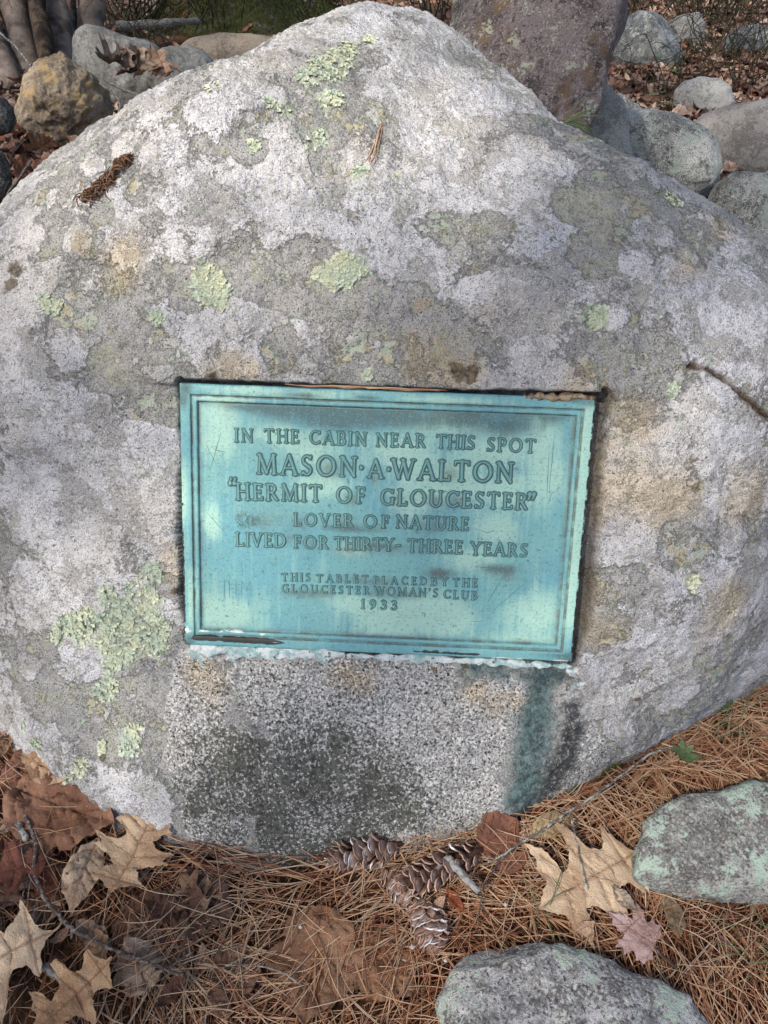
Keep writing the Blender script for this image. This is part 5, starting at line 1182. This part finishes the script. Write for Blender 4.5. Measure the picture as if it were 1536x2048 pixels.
cs2 = []
for m in simple:
    v = np.empty(len(m.vertices) * 3, np.float32); m.vertices.foreach_get("co", v); m.calc_loop_triangles()
    t = np.empty(len(m.loop_triangles) * 3, np.int32); m.loop_triangles.foreach_get("vertices", t); cs2.append((v.reshape(-1, 3), t.reshape(-1, 3)))
def rot_np(ax, ay, az):
    return np.array(Matrix.Rotation(az, 3, 'Z') @ Matrix.Rotation(ay, 3, 'Y') @ Matrix.Rotation(ax, 3, 'X'))
def far_leaf(x, y, s):
    global off
    v, t = cs2[rnd.randrange(3)]; R = rot_np(rnd.gauss(0, .35), rnd.gauss(0, .35), rnd.uniform(0, 6.28))
    far_V.append((v - [.5, 0, 0]) @ R.T * s + [x, y, float(gz(x, y)) + rnd.uniform(.005, .05)]); far_F.append(t + off); off += len(v)
    far_T.append(np.full(len(v), rnd.random()))
cnt = 0
while cnt < 250:
    px, py = rnd.uniform(1215, 1600), rnd.uniform(95, 400)
    if rnd.random() > (py - 60) / 330 + .25: continue
    p = on_ground(px, py); a = rnd.uniform(0, 6.28); s = rnd.uniform(.07, .13)
    me = BGV[rnd.randrange(len(BGV))]
    put_leaf(me, p, p + s * np.array([math.cos(a), math.sin(a), rnd.uniform(-.25, .3)]), rnd.choice(CLS), "brown dead leaf lying loose in the leaf litter behind the boulder", "loose dead leaves in the litter behind the boulder", dz=.02 + .03 * rnd.random(),
             tilt=(rnd.gauss(0, .35), rnd.gauss(-.15, .35)), name="dead_leaf", flip=rnd.random() < .4)
    cnt += 1
for _ in range(9000):
    if rnd.random() < .5: px, py = rnd.uniform(1150, 1750), 400 - 390 * rnd.random() ** .8; p = on_ground(px, py); x, y = p[0], p[1]
    else:
        x, y = rnd.uniform(-6, 9), rnd.uniform(2.2, 15)
    if (abs(x) < 1.0 and y < 2.3): continue
    far_leaf(x, y, rnd.uniform(.06, .13) * (1 + .03 * y))
for _ in range(2500):                                                                # left hollow and surroundings beside the view
    x, y = rnd.uniform(-3.5, -.4), rnd.uniform(1.9, 5.5)
    far_leaf(x, y, rnd.uniform(.08, .14))
for _ in range(2500):
    x, y = rnd.uniform(-4, 4), rnd.uniform(-2.5, 2.5)
    if math.hypot(x / 1.05, (y - 1.0) / 1.3) < 1: continue
    far_leaf(x, y, rnd.uniform(.06, .12))
g = NG("leaf litter"); tn = g.attr('tone')
cr = g.n("ValToRGB"); g.put(cr.inputs[0], tn); e = cr.color_ramp.elements; cr.color_ramp.interpolation = 'CONSTANT'
e[0].color = (.16, .09, .065, 1); e[1].position = .2; e[1].color = (.30, .19, .145, 1)
for pos, c in ((.38, (.24, .12, .08)), (.55, (.40, .29, .235)), (.72, (.14, .085, .065)), (.84, (.50, .39, .32)), (.93, (.32, .17, .10))):
    q = e.new(pos); q.color = (*c, 1)
o = link("leaf_litter", mesh_np("leaf_litter", np.vstack(far_V), np.vstack(far_F), True, {"tone": np.concatenate(far_T)}),
         g.done(g.mix(g.ramp(g.noise(30, 3), .35, .65), cr.outputs[0], g.mix(1., cr.outputs[0], (.6, .55, .5), 'MULTIPLY')), .7, .3, g.bump(g.noise(60, 3), .01)))
tag(o, "brown autumn leaf litter covering the ground behind and beside the boulder", None, None, "stuff")

# ---------------------------------------------------------------- pine needles
BASE_PX = [(-160,1290),(0,1440),(60,1530),(160,1605),(330,1685),(480,1735),(640,1740),(800,1715),(1000,1665),(1110,1615),(1250,1545),(1400,1440),(1536,1350),(1640,1290)]
BASE3 = np.array([on_ground(*q)[:2] for q in BASE_PX])
def base_info(x, y):
    """distance in front of the boulder's foot and the foot line's direction there"""
    P = np.stack([x, y], -1); best = np.full(len(P), 9.); ang = np.zeros(len(P)); side = np.ones(len(P))
    for a, b in zip(BASE3[:-1], BASE3[1:]):
        ab = b - a; t = np.clip((P - a) @ ab / (ab @ ab), 0, 1); v = P - a - t[:, None] * ab; d = np.linalg.norm(v, axis=1); m = d < best
        best[m] = d[m]; ang[m] = math.atan2(ab[1], ab[0]); side[m] = np.sign(ab[0] * v[m, 1] - ab[1] * v[m, 0])
    return best * -side, ang
def needle_mesh(P, ang, L, tilt, rad, curve, tone, seg=4):
    n = len(P); t = np.linspace(0, 1, seg + 1)
    dx, dy = np.cos(ang), np.sin(ang)
    V = []
    for k, s in enumerate(t):
        f = s - .5
        c = P + np.stack([dx * L * f - dy * curve * L * (f * f * 4 - 1) * .5, dy * L * f + dx * curve * L * (f * f * 4 - 1) * .5, tilt * L * f], -1)
        rr = rad * (1.0 if 0 < k < seg else .35)
        for j in range(3):
            a = 2.094 * j + 1.57
            V.append(c + np.stack([-dy * math.cos(a) * rr, dx * math.cos(a) * rr, math.sin(a) * rr + 0 * dx], -1))
    V = np.stack(V, 1); m = 3 * (seg + 1); i = np.arange(n)[:, None, None] * m; k = np.arange(seg)[None, :, None] * 3; j = np.arange(3)[None, None]
    F = np.stack([i + k + j, i + k + (j + 1) % 3, i + k + 3 + (j + 1) % 3, i + k + 3 + j], -1).reshape(-1, 4)
    return V.reshape(-1, 3), F, np.repeat(tone, m)
def needle_mat(name, cols):
    g = NG(name); cr = g.n("ValToRGB"); g.put(cr.inputs[0], g.attr('tone')); e = cr.color_ramp.elements
    e[0].color = (*cols[0], 1); e[1].position = 1; e[1].color = (*cols[-1], 1)
    for i, c in enumerate(cols[1:-1]): q = e.new((i + 1) / (len(cols) - 1)); q.color = (*c, 1)
    return g.done(cr.outputs[0], .55, .35)
NM = needle_mat("dry pine needle", [(.095, .042, .026), (.23, .096, .052), (.36, .158, .084), (.48, .285, .17), (.58, .41, .27), (.52, .40, .29)])
def scatter_needles():
    r = RNG; N = 30000
    x = r.uniform(-1.05, 1.15, N); y = r.uniform(-.1, 1.25, N)
    d, ta = base_info(x, y); keep = (d > -.03)
    # thinner towards the left where the leaves lie, thick elsewhere
    den = .32 + .68 * sstep(-.42, -.12, x + .25 * noise3(np.stack([x, y, 0 * x], -1), 5, 150))
    den = np.maximum(den, .75 * (d < .06) * (x > -.5)); keep &= r.uniform(0, 1, N) < den
    x, y, d, ta = x[keep], y[keep], d[keep], ta[keep]; n = len(x); p = np.stack([x, y, 0 * x], -1)
    flow = 3.0 * noise3(p, 3.2, 151) + 1.2 * noise3(p, 9, 153) - .6 * (x > .35) - .2
    wr = np.exp(-np.maximum(d, 0) / .07) * .9
    use = r.uniform(0, 1, n) < wr
    ang = np.where(use, ta + r.normal(size=n) * .22, flow + r.normal(size=n) * .55)
    wild = r.uniform(0, 1, n) < .16; ang = np.where(wild, r.uniform(0, 3.14, n), ang)
    L = r.uniform(.055, .115, n); tone = np.clip(.48 + .28 * noise3(p, 8, 155) + .26 * r.normal(size=n), 0, 1)
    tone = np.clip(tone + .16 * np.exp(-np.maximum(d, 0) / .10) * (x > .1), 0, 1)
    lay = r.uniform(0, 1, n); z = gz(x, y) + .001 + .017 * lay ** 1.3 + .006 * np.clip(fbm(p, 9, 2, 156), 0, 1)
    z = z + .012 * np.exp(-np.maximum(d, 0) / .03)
    tone = np.clip(tone - .55 * (1 - lay) ** 1.6 + .10, 0, 1)  # deeper needles toned darker, painting shade into the gaps of the mat
    P = np.stack([x, y, z], -1)
    # bundles
    k2 = r.uniform(0, 1, n) < .45
    P2 = P[k2] + r.normal(size=(k2.sum(), 3)) * [.0012, .0012, .0004]
    PP = np.vstack([P, P2]); A = np.r_[ang, ang[k2] + r.normal(size=k2.sum()) * .035]; LL = np.r_[L, L[k2]]
    tl = np.r_[r.normal(size=n) * .05, np.zeros(k2.sum())]; tl[n:] = tl[:n][k2]
    cv = np.r_[r.normal(size=n) * .09, np.zeros(k2.sum())]; cv[n:] = cv[:n][k2]
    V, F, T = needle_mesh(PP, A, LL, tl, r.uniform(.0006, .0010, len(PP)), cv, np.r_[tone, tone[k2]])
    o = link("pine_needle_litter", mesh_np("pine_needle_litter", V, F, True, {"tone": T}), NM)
    tag(o, "thick mat of orange brown pine needles on the ground before the boulder", None, None, "stuff")
    # a few needles lying across leaves and stones
    M = 1500
    x = r.uniform(-.75, .85, M); y = r.uniform(.22, 1.0, M); d, ta = base_info(x, y); k = d > .01; x, y = x[k], y[k]; m = len(x)
    P = np.stack([x, y, gz(x, y) + r.uniform(.024, .040, m)], -1)
    V, F, T = needle_mesh(P, r.uniform(0, 3.14, m), r.uniform(.05, .11, m), r.normal(size=m) * .09, r.uniform(.0005, .0008, m), r.normal(size=m) * .12, np.clip(.7 + .2 * r.normal(size=m), 0, 1))
    o = link("loose_pine_needles", mesh_np("loose_pine_needles", V, F, True, {"tone": T}), NM)
    tag(o, "single pine needles strewn over leaves and stones", None, None, "stuff")
    # short broken bits
    M = 9000
    x = r.uniform(-1, 1.1, M); y = r.uniform(.1, 1.1, M); d, ta = base_info(x, y); k = d > 0; x, y = x[k], y[k]; m = len(x)
    P = np.stack([x, y, gz(x, y) + r.uniform(.0, .009, m)], -1)
    V, F, T = needle_mesh(P, r.uniform(0, 3.14, m), r.uniform(.008, .03, m), r.normal(size=m) * .2, r.uniform(.0006, .0014, m), r.normal(size=m) * .2, r.uniform(0, .7, m), seg=2)
    o = link("needle_crumbs", mesh_np("needle_crumbs", V, F, True, {"tone": T}), NM)
    tag(o, "broken needle crumbs and duff between the needles", None, None, "stuff")
scatter_needles()
def free_needles(name, segs, label, cat=None, mat=None, kind=None, group=None, rad=.0006, seed=0, n=7):
    """segs: lists of 3D points"""
    mb = MB(); r = random.Random(seed)
    for s in segs: mb.add(*tube(smooth_path(s, n), np.r_[np.full(n - 1, rad), rad * .4], 4), a=r.uniform(.35, .75))
    o = link(name, mb.mesh(name), mat or NM); tag(o, label, cat, group, kind); return o
def on_rock(px, py, h=.001):
    P, N = b_frame(px, py); return P + N * h
# the brown needle clump lying high on the left of the boulder
def clump():
    r = np.random.default_rng(9); a = np.array([183, 412.]); b = np.array([272, 328.])
    segs = []; n = 190; t = r.uniform(0, 1, n)
    wid = 11 * (1.15 - t); c = a + (b - a) * t[:, None] + r.normal(size=(n, 2)) * wid[:, None] * [.5, .5]
    an = math.atan2(b[1] - a[1], b[0] - a[0]) + r.normal(size=n) * .55; L = r.uniform(10, 30, n)
    q = np.stack([np.cos(an), np.sin(an)], -1) * L[:, None] / 2
    P0 = on_rock(c[:, 0] - q[:, 0], c[:, 1] - q[:, 1]); P1 = on_rock(c[:, 0] + q[:, 0], c[:, 1] + q[:, 1]); Pm = on_rock(c[:, 0], c[:, 1])
    _, Nn = b_frame(c[:, 0], c[:, 1]); h = r.uniform(.001, .010, n)[:, None]
    for i in range(n): segs.append([P0[i] + Nn[i] * h[i] * .6, Pm[i] + Nn[i] * (h[i] + .003), P1[i] + Nn[i] * h[i] * .7])
    free_needles("needle_clump", segs, "brown clump of dead pine needles lying high on the boulder's left slope", "needle clump", needle_mat("dark dead needle", [(.05, .025, .015), (.11, .055, .03), (.22, .13, .08)]), rad=.0009, seed=1)
clump()
e = [on_rock(np.array([p[0] for p in s]), np.array([p[1] for p in s]), .002) for s in
     ([(762,258),(752,300),(742,340),(734,366)], [(758,275),(745,310),(730,335),(700,352),(686,360)], [(765,262),(757,305),(748,345)], [(750,290),(738,330),(732,360)], [(160,348),(176,375),(190,398)])]
free_needles("fallen_needles", e[:4], "few reddish needles stuck on the boulder above the tablet", "pine needles", rad=.0008, seed=2)
free_needles("fallen_needle", e[4:], "single needle beside the brown clump on the boulder", "pine needle", rad=.0007, seed=3)
s = []
for k in range(26):
    x = rnd.uniform(545, 860); L = rnd.uniform(40, 110); y = 771 + (x - 600) * .0385
    q = [plaque_uv(x + f * L, y + f * L * .037 + rnd.uniform(-2.5, 2.5)) for f in (0, .5, 1)]
    s.append([PT + PU * u[0] + PD * (u[1] - .0006) + PN * (.0022 + rnd.uniform(0, .003)) for u in q])
free_needles("tablet_needles", s, "dry pine needles caught along the tablet's top edge", None, kind="stuff", rad=.0008, seed=4)
g = NG("green pine needle"); mat_gn = g.done(g.mix(g.attr('tone'), (.05, .09, .035), (.13, .19, .09)), .5, .4)
s = []; o0 = on_rock(1150, 212, .004)[0]
for k in range(26):
    a = rnd.gauss(.65, .40) if k < 20 else rnd.gauss(-.35, .25); L = rnd.uniform(.035, .075)
    e1 = o0 + L * np.array([math.cos(a) * .95, -.1 + rnd.gauss(0, .22), -math.sin(a) * .75]); m = (o0 + e1) / 2 + np.array([0, 0, .006])
    s.append([o0, m, e1])
free_needles("green_pine_sprig", s, "small green pine sprig lying on the boulder's right shoulder", "pine sprig", mat_gn, rad=.0007, seed=5)

# ---------------------------------------------------------------- pine cones
def scale_mesh():
    V, F = [], []; nu, nv = 6, 5                                                     # a concave shield with a thick tip
    for s in (0, 1):
        for i in range(nv):
            t = i / (nv - 1); w = .30 + .70 * math.sin(min(1, t * 1.15) * math.pi / 2) if t < .7 else (.98 * math.cos((t - .7) / .3 * 1.25) ** .8)
            for j in range(nu):
                u = -1 + 2 * j / (nu - 1)
                V.append((t * 1.35 - .12 * u * u * t, u * w * .62, -(.10 * t + .16 * (1 - u * u) * t - (.0 if s == 0 else (.05 + .11 * t)) + (.06 if t > .9 else 0))))
    n = nu * nv
    for s in (0, 1):
        for i in range(nv - 1):
            for j in range(nu - 1):
                a = s * n + i * nu + j; q = [a, a + 1, a + nu + 1, a + nu]; F.append(q[::-1] if s else q)
    ring = [(0, j) for j in range(nu)] + [(i, nu - 1) for i in range(1, nv)] + [(nv - 1, j) for j in range(nu - 2, -1, -1)] + [(i, 0) for i in range(nv - 2, 0, -1)]
    for k in range(len(ring)):
        a, b = ring[k], ring[(k + 1) % len(ring)]; F.append([a[0] * nu + a[1], b[0] * nu + b[1], n + b[0] * nu + b[1], n + a[0] * nu + a[1]])
    V = np.array(V, float); tip = V[:, 0] / 1.35
    return mesh_np("cone_scale", V, np.array(F), True, {"tip": tip})
g = NG("pine cone scale"); tp = g.attr('tip')
c = g.mix(g.ramp(tp, .2, .95), (.09, .05, .038), g.mix(g.objrand(), (.31, .195, .155), (.46, .31, .245)))
c = g.mix(g.ramp(g.noise(3.0, 3, .6), .62, .68, 0, .5), c, (.20, .15, .13))
rs = g.math('MULTIPLY', g.ramp(g.objcol(), .5, .6), g.ramp(tp, .68, .86)); c = g.mix(g.math('MULTIPLY', rs, g.ramp(g.noise(2.2, 4, .6), .42, .5)), c, (.66, .66, .68))
mat_scale = g.done(c, .6, .35)
SCM = scale_mesh(); SCM.materials.append(mat_scale)
g = NG("pine cone core"); mat_core = g.done((.06, .03, .02), .8, .2)
def cone(pa, pb, label, r0, seed, resin=.25, z=.020, lift=0.0):
    a = Vector(on_ground(*pa)) + Vector((0, 0, z)); b = Vector(on_ground(*pb)) + Vector((0, 0, z + lift)); L = (b - a).length
    root = bpy.data.objects.new("pine_cone", None); COL.objects.link(root)
    a.z -= .005; b.z -= .005; zax = (b - a).normalized(); xa = Vector((0, 0, 1)).cross(zax).normalized(); ya = zax.cross(xa)
    M = Matrix(((xa.x, ya.x, zax.x, a.x), (xa.y, ya.y, zax.y, a.y), (xa.z, ya.z, zax.z, a.z), (0, 0, 0, 1))); root.matrix_world = M
    tag(root, label, "pine cone", "pine cones at the foot of the boulder")
    r = random.Random(seed); t = np.linspace(0, 1, 14); rad = r0 * .62 * np.sin(np.clip(t * .92 + .06, 0, 1) * math.pi) ** .55
    link("core", MB_tube(np.stack([0 * t, 0 * t, t * L], -1), rad), mat_core, root)
    n = 66
    for k in range(n):
        f = (k + .5) / n; zz = L * (.02 + .95 * f); an = k * 2.39996 + r.uniform(-.06, .06)
        env = math.sin(min(1, max(0, f * .86 + .12)) * math.pi) ** .55
        s = (.0148 * (.45 + .75 * env)) * (r0 / .017) * r.uniform(.84, 1.10); op = math.radians(17 + 14 * (1 - f) + r.uniform(-7, 13))
        if f > .93: op = math.radians(12)
        rr = r0 * .66 * env
        if r.random() < .06: continue
        o = link("scale", SCM, None, root)
        o.matrix_local = Matrix.Rotation(an, 4, 'Z') @ Matrix.Translation((rr, 0, zz)) @ Matrix.Rotation(-(math.pi / 2 - op), 4, 'Y') @ Matrix.Rotation(r.uniform(-.28, .28), 4, 'X') @ Matrix.Diagonal((s, s * 1.12, s, 1))
        o.color = (1, 1, 1, 1) if r.random() < resin * .55 else (0, 0, 0, 1)
def MB_tube(p, rad):
    mb = MB(); mb.add(*tube(p, rad, 10)); return mb.mesh("core")
cone((802,1700), (660,1738), "long pine cone with whitened end leaning against the boulder's foot", .0180, 1, .42, .028)
cone((955,1722), (800,1800), "pine cone pointing up right behind the short bark stick, crossing the others", .0180, 2, .18, .042, .012)
cone((768,1745), (830,1830), "purplish pine cone partly under the crossing one, nearer the left cone", .0165, 3, .35, .024, .006)
cone((832,1800), (868,1902), "lowest pine cone with white resin spots nearest the viewer", .0195, 4, .38, .028, -.004)

# ---------------------------------------------------------------- sticks and twigs
def stick(name, paths, label, mat, dz=.02, cat="twig", group=None, three=False, rough=.18, k=8):
    mb = MB()
    for q, (pts, r0, r1) in enumerate(paths):
        P = np.array(pts, float) if three else np.array([on_ground(x, y) + [0, 0, dz] for x, y in pts])
        n = max(10, 5 * len(P)); P = smooth_path(P, n, .0006, q); mb.add(*tube(P, np.linspace(r0, r1, n) * (1 + .1 * np.sin(np.arange(n) * 1.9)), k, seed=q, rough=rough))
    return tag(link(name, mb.mesh(name), mat), label, cat, group)
g = NG("purple brown twig bark"); mat_t1 = g.done(g.mix(g.ramp(g.noise(160, 4, .7), .5, .62), g.mix(g.noise(40, 3), (.04, .026, .024), (.10, .07, .062)), (.22, .20, .185)), .7, .3, g.bump(g.noise(300, 3), .002))
g = NG("grey lichened twig bark"); mat_t2 = g.done(g.mix(g.ramp(g.noise(70, 5, .7), .47, .53), (.11, .10, .09), (.34, .34, .32)), .85, .2, g.bump(g.noise(260, 3), .002))
g = NG("weathered grey wood"); mat_t3 = g.done(g.mix(g.ramp(g.noise(1, 4, .7, vec=g.scale(g.co(), (60, 60, 200))), .35, .65), (.10, .095, .09), (.30, .29, .28)), .85, .2, g.bump(g.noise(200, 3), .003))
stick("long_twig", [([(62,1652),(84,1700),(82,1762),(96,1802),(128,1848),(165,1882),(205,1902),(262,1928),(318,1948),(352,1962),(376,1968)], .0038, .0022), ([(346,1958),(368,1938),(396,1920)], .0018, .0011), ([(158,1878),(157,1895)], .0028, .0016), ([(80,1762),(62,1800),(60,1872)], .0016, .0009)],
      "long dark forked twig curving across the leaves at lower left", mat_t1, .036)
stick("pale_twig", [([(48,1668),(66,1700)], .0050, .0055)], "short whitish broken twig end above the red brown oak leaf", mat_t2, .034)
stick("thin_twig", [([(80,1828),(80,1880)], .0014, .0012)], "short thin upright grey twig left of the long twig", mat_t3, .03)
stick("broken_stick", [([(100,1948),(128,1968),(146,1990)], .0052, .0040)], "stubby dark grey broken stick between the bottom left oak leaves", mat_t3, .030)
stick("lichened_twig", [([(1338,1524),(1290,1535),(1232,1578),(1180,1618),(1128,1650),(1082,1684),(1035,1712),(1000,1736),(960,1756)], .0025, .0015), ([(1130,1650),(1140,1690),(1150,1740),(1164,1806)], .0019, .0012)],
      "grey lichen spotted twig running from the green seedling down across the largest oak leaf", mat_t2, .045)
stick("bark_stick", [([(892,1746),(918,1776),(950,1812)], .0068, .0058), ([(868,1772),(884,1752),(893,1744)], .0034, .0052)], "stubby grey bark covered stick lying over the pine cones", mat_t3, .052)
stick("thin_twig", [([(1018,1722),(985,1755),(962,1800),(952,1868)], .0015, .0009)], "thin curved twig hanging from the lichened one right of the cones", mat_t1, .034)
stick("thin_twig", [([(455,1944),(500,1943),(545,1950),(590,1972),(612,1990)], .0013, .0010)], "thin grey twig on the needles at bottom centre", mat_t3, .026)
stick("thin_twig", [([(1300,1905),(1330,1935),(1362,1962)], .0018, .0014)], "dark twig beside the low speckled stone's upper right", mat_t1, .022)
stick("pale_twig", [([at_depth(0, 66, 3.7), at_depth(30, 92, 3.68), at_depth(62, 132, 3.62)], .006, .003)], "thin white bare twig slanting down in front of the tree stems", mat_t2, three=True)
stick("grey_twig", [([at_depth(208, 158, 3.5), at_depth(245, 178, 3.45), at_depth(282, 192, 3.4)], .009, .006), ([at_depth(222, 182, 3.45), at_depth(240, 205, 3.4), at_depth(236, 230, 3.35)], .006, .005)], "grey sticks in the gap beside the ochre rock", mat_t3, three=True)
stick("brown_twig", [([at_depth(62, 322, 2.6), at_depth(40, 355, 2.55), at_depth(16, 388, 2.5), at_depth(17, 404, 2.45)], .005, .004)], "brown twig left of the boulder's shoulder", mat_t1, three=True)
stick("grey_log", [([at_depth(235, 52, 5.3), at_depth(330, 47, 5.5), at_depth(396, 42, 5.7)], .034, .022)], "weathered grey branch lying before the mossy tree", mat_t3, cat="branch", three=True, rough=.3)
stick("grey_log", [([at_depth(616, 8, 7.5), at_depth(650, 17, 7.4), at_depth(720, 30, 7.2)], .04, .035)], "pale fallen branch right of the mossy tree, behind the boulder's crest", mat_t2, cat="branch", three=True, rough=.25)
stick("black_twig", [([at_depth(285, 108, 3.5), at_depth(320, 122, 3.5), at_depth(352, 138, 3.45), at_depth(372, 148, 3.4)], .007, .004), ([at_depth(285, 108, 3.5), at_depth(270, 95, 3.5), at_depth(258, 100, 3.5)], .004, .003)], "dark twig that carries the dead leaf cluster", mat_t1, three=True)
# pebbles of quartz and an acorn
SM['quartz'] = stone_mat("white quartz crumb", (.3, .3, .29), (.5, .5, .49), .8, lich_amt=0, speck=.1)
for (x, y, s, lab) in [(600,1853,4,"white crumb left of the broad brown leaf's top"),(824,1893,5,"white crumb by the lowest pine cone"),(890,1920,4,"white crumb below the lowest pine cone"),(1010,1808,4,"white crumb left of the largest oak leaf"),(238,1745,4,"white crumb under the tan oak leaf's stalk")]:
    stone([(x-s,y),(x-s*.5,y-s),(x+s*.6,y-s),(x+s,y),(x+s*.5,y+s),(x-s*.6,y+s)], 'quartz', lab, plane_z=.026, N=(0, -.3, 1), thick=.8, res=(16, 10), name="pebble", seed=x)
# ---------------------------------------------------------------- green things
g = NG("evergreen leaf"); mat_green = g.done(g.mix(g.noise(60, 2), (.045, .075, .03), (.12, .17, .07)), .5, .4)
sd = bpy.data.objects.new("seedling", None); COL.objects.link(sd); sb = on_ground(1350, 1538); sd.location = Vector(sb + [0, 0, .01]); tag(sd, "tiny green seedling growing among the needles right of the boulder", "seedling")
mb = MB(); mb.add(*tube(smooth_path([(0, 0, -.02), (0, 0, .02), (.002, 0, .05)], 8), np.linspace(.0016, .001, 8), 6)); link("stem", mb.mesh("stem"), mat_t1, sd)
lm = leaf_mesh('oval', 810, fine=.09, curl=.2, crumple=.02, fold=.2, stalk=.2); lm.materials.append(mat_green)
for k, (a, L) in enumerate([(-.5, .034), (-1.4, .030), (.4, .026), (2.6, .024), (3.4, .024), (1.5, .022), (-2.2, .028)]):
    o = link("leaf", lm, None, sd); o.matrix_local = Matrix.Translation((0, 0, .036 + .002 * k)) @ Matrix.Rotation(a, 4, 'Z') @ Matrix.Rotation(-.35, 4, 'Y') @ Matrix.Diagonal((L, L, L, 1))
def grass(px, py, n, L, label, seed, spread=.03):
    r = random.Random(seed); p = on_ground(px, py); s = []
    for k in range(n):
        a = r.uniform(0, 6.28); b = p + np.array([r.gauss(0, spread), r.gauss(0, spread), 0]); l = L * r.uniform(.5, 1)
        s.append([b, b + np.array([math.cos(a) * l * .3, math.sin(a) * l * .3, l * .6]), b + np.array([math.cos(a) * l * .8, math.sin(a) * l * .8, l * .55])])
    free_needles("grass_tuft", s, label, "grass tuft", mat_gn, rad=.0008, seed=seed)
grass(1500, 1450, 34, .10, "thin olive grass tuft by the boulder's right foot", 1, .045); grass(1525, 1920, 22, .07, "small grass tuft at the lower right edge", 2, .02); grass(1440, 1390, 14, .08, "few grass blades in the corner of the boulder and small grey stone", 3, .015)
grass(1085, 1848, 6, .09, "two or three green needles left of the largest oak leaf", 4, .006)
# ---------------------------------------------------------------- bare brush behind
def brush(base, n, hgt, spr, seed, rad=.0035, droop=.3):
    r = random.Random(seed); mb = MB()
    for k in range(n):
        a = r.uniform(0, 6.28); h = hgt * r.uniform(.5, 1); o = np.array([r.gauss(0, spr * .25), r.gauss(0, spr * .25), -.03])
        e = o + np.array([math.cos(a) * spr * r.uniform(.3, 1), math.sin(a) * spr * r.uniform(.3, 1), h]); m = (o + e) / 2 + np.array([r.gauss(0, .08), r.gauss(0, .08), h * .12])
        f = e + np.array([math.cos(a) * spr * .4, math.sin(a) * spr * .4, -droop * h * r.random()])
        P = smooth_path([o, m, e, f], 14, .006, seed + k); mb.add(*tube(P, np.linspace(rad, rad * .35, 14), 4, cap=False))
        for q in range(r.randint(2, 5)):
            i = r.randint(3, 12); aa = r.uniform(0, 6.28); l = h * r.uniform(.12, .4)
            g_ = P[i] + np.array([math.cos(aa) * l, math.sin(aa) * l, l * r.uniform(-.1, .8)])
            mb.add(*tube(smooth_path([P[i], (P[i] + g_) / 2 + [0, 0, .02], g_], 6), np.linspace(rad * .55, rad * .25, 6), 3, cap=False))
    o = link("bare_bush", mb.mesh("bare_bush"), bk_brush); o.location = Vector(base); return o
BR = [((1330,205),9,.5,.35,"low bare twiggy bush in front of the two toned rock"),((1500,190),12,.6,.45,"bare twiggy bush at the right edge above the broad grey rock"),((1420,120),12,.7,.5,"tangled bare bush behind the small pale granite rock"),((1550,120),12,.8,.5,"dense bare bush at the upper right edge"),
      ((1270,60),8,.7,.6,"bare bush beyond the upright rock"),((1450,40),14,.9,.7,"tangled brush beyond the angular greenish rock"),((1380,20),12,.9,.7,"far brush at the top edge, right"),((330,120),7,.42,.3,"few thin arching stems by the grey rock with a brown stain"),
      ((420,60),8,.7,.5,"arching green brown stems in front of the mossy tree"),((260,50),12,.7,.5,"twiggy bush between the tree stems and the mossy tree"),((620,70),9,.7,.5,"bare stems right of the mossy tree's foot"),((15,130),8,.5,.4,"thin stems at the left edge by the leaning stem"),
      ((860,30),10,.8,.6,"brush showing over the boulder's crest"),((700,20),12,.9,.7,"dark brush behind the boulder's highest point")]
for i, ((x, y), n, h, s, lab) in enumerate(BR):
    p = on_ground(x, max(y, 40)); tag(brush(p, n * 2, h, s, 900 + i, (.0045 if y > 100 else .0075)), lab, "bush", "bare bushes behind the boulder")
for i in range(26):
    a = rnd.uniform(-.9, .9); d = rnd.uniform(9, 17); x, y = d * math.sin(a), d * math.cos(a); p = np.array([x, y, float(gz(x, y))])
    tag(brush(p, 16, 1.2, .9, 950 + i, .006), "bare brush thicket farther off in the wood", "bush", "far bare brush of the wood")
# low evergreen leaves (wintergreen and greenbrier) between the right-hand rocks
mb_l = leaf_mesh('oval', 811, fine=.12, curl=.2, crumple=.02, fold=.15, stalk=0); mb_l.materials.append(mat_green)
for i, (x, y, lab) in enumerate([(1345,135,"green leaved trailing plant right of the two toned rock"),(1320,160,"small green leaved plant over the leaf litter, upper right"),(1385,110,"green leaved plant below the angular greenish rock"),(1330,230,"small green plant left of the pale granite rock")]):
    p = on_ground(x, y); t = bpy.data.objects.new("evergreen_plant", None); COL.objects.link(t); t.location = Vector(p); tag(t, lab, "plant", "small evergreen plants in the litter")
    mb = MB()
    for k in range(9):
        a = rnd.uniform(0, 6.28); rr = rnd.uniform(.03, .14); q = np.array([math.cos(a) * rr, math.sin(a) * rr, rnd.uniform(.05, .14)])
        mb.add(*tube(smooth_path([(0, 0, 0), q * [.5, .5, .8], q], 6), np.linspace(.0018, .001, 6), 4, cap=False))
        o = link("leaf", mb_l, None, t); o.matrix_local = Matrix.Translation(Vector(q)) @ Matrix.Rotation(rnd.uniform(0, 6.28), 4, 'Z') @ Matrix.Rotation(rnd.uniform(-.5, .3), 4, 'Y') @ Matrix.Diagonal((.06, .075, .06, 1))
    link("stem", mb.mesh("stem"), bk_brush, t)
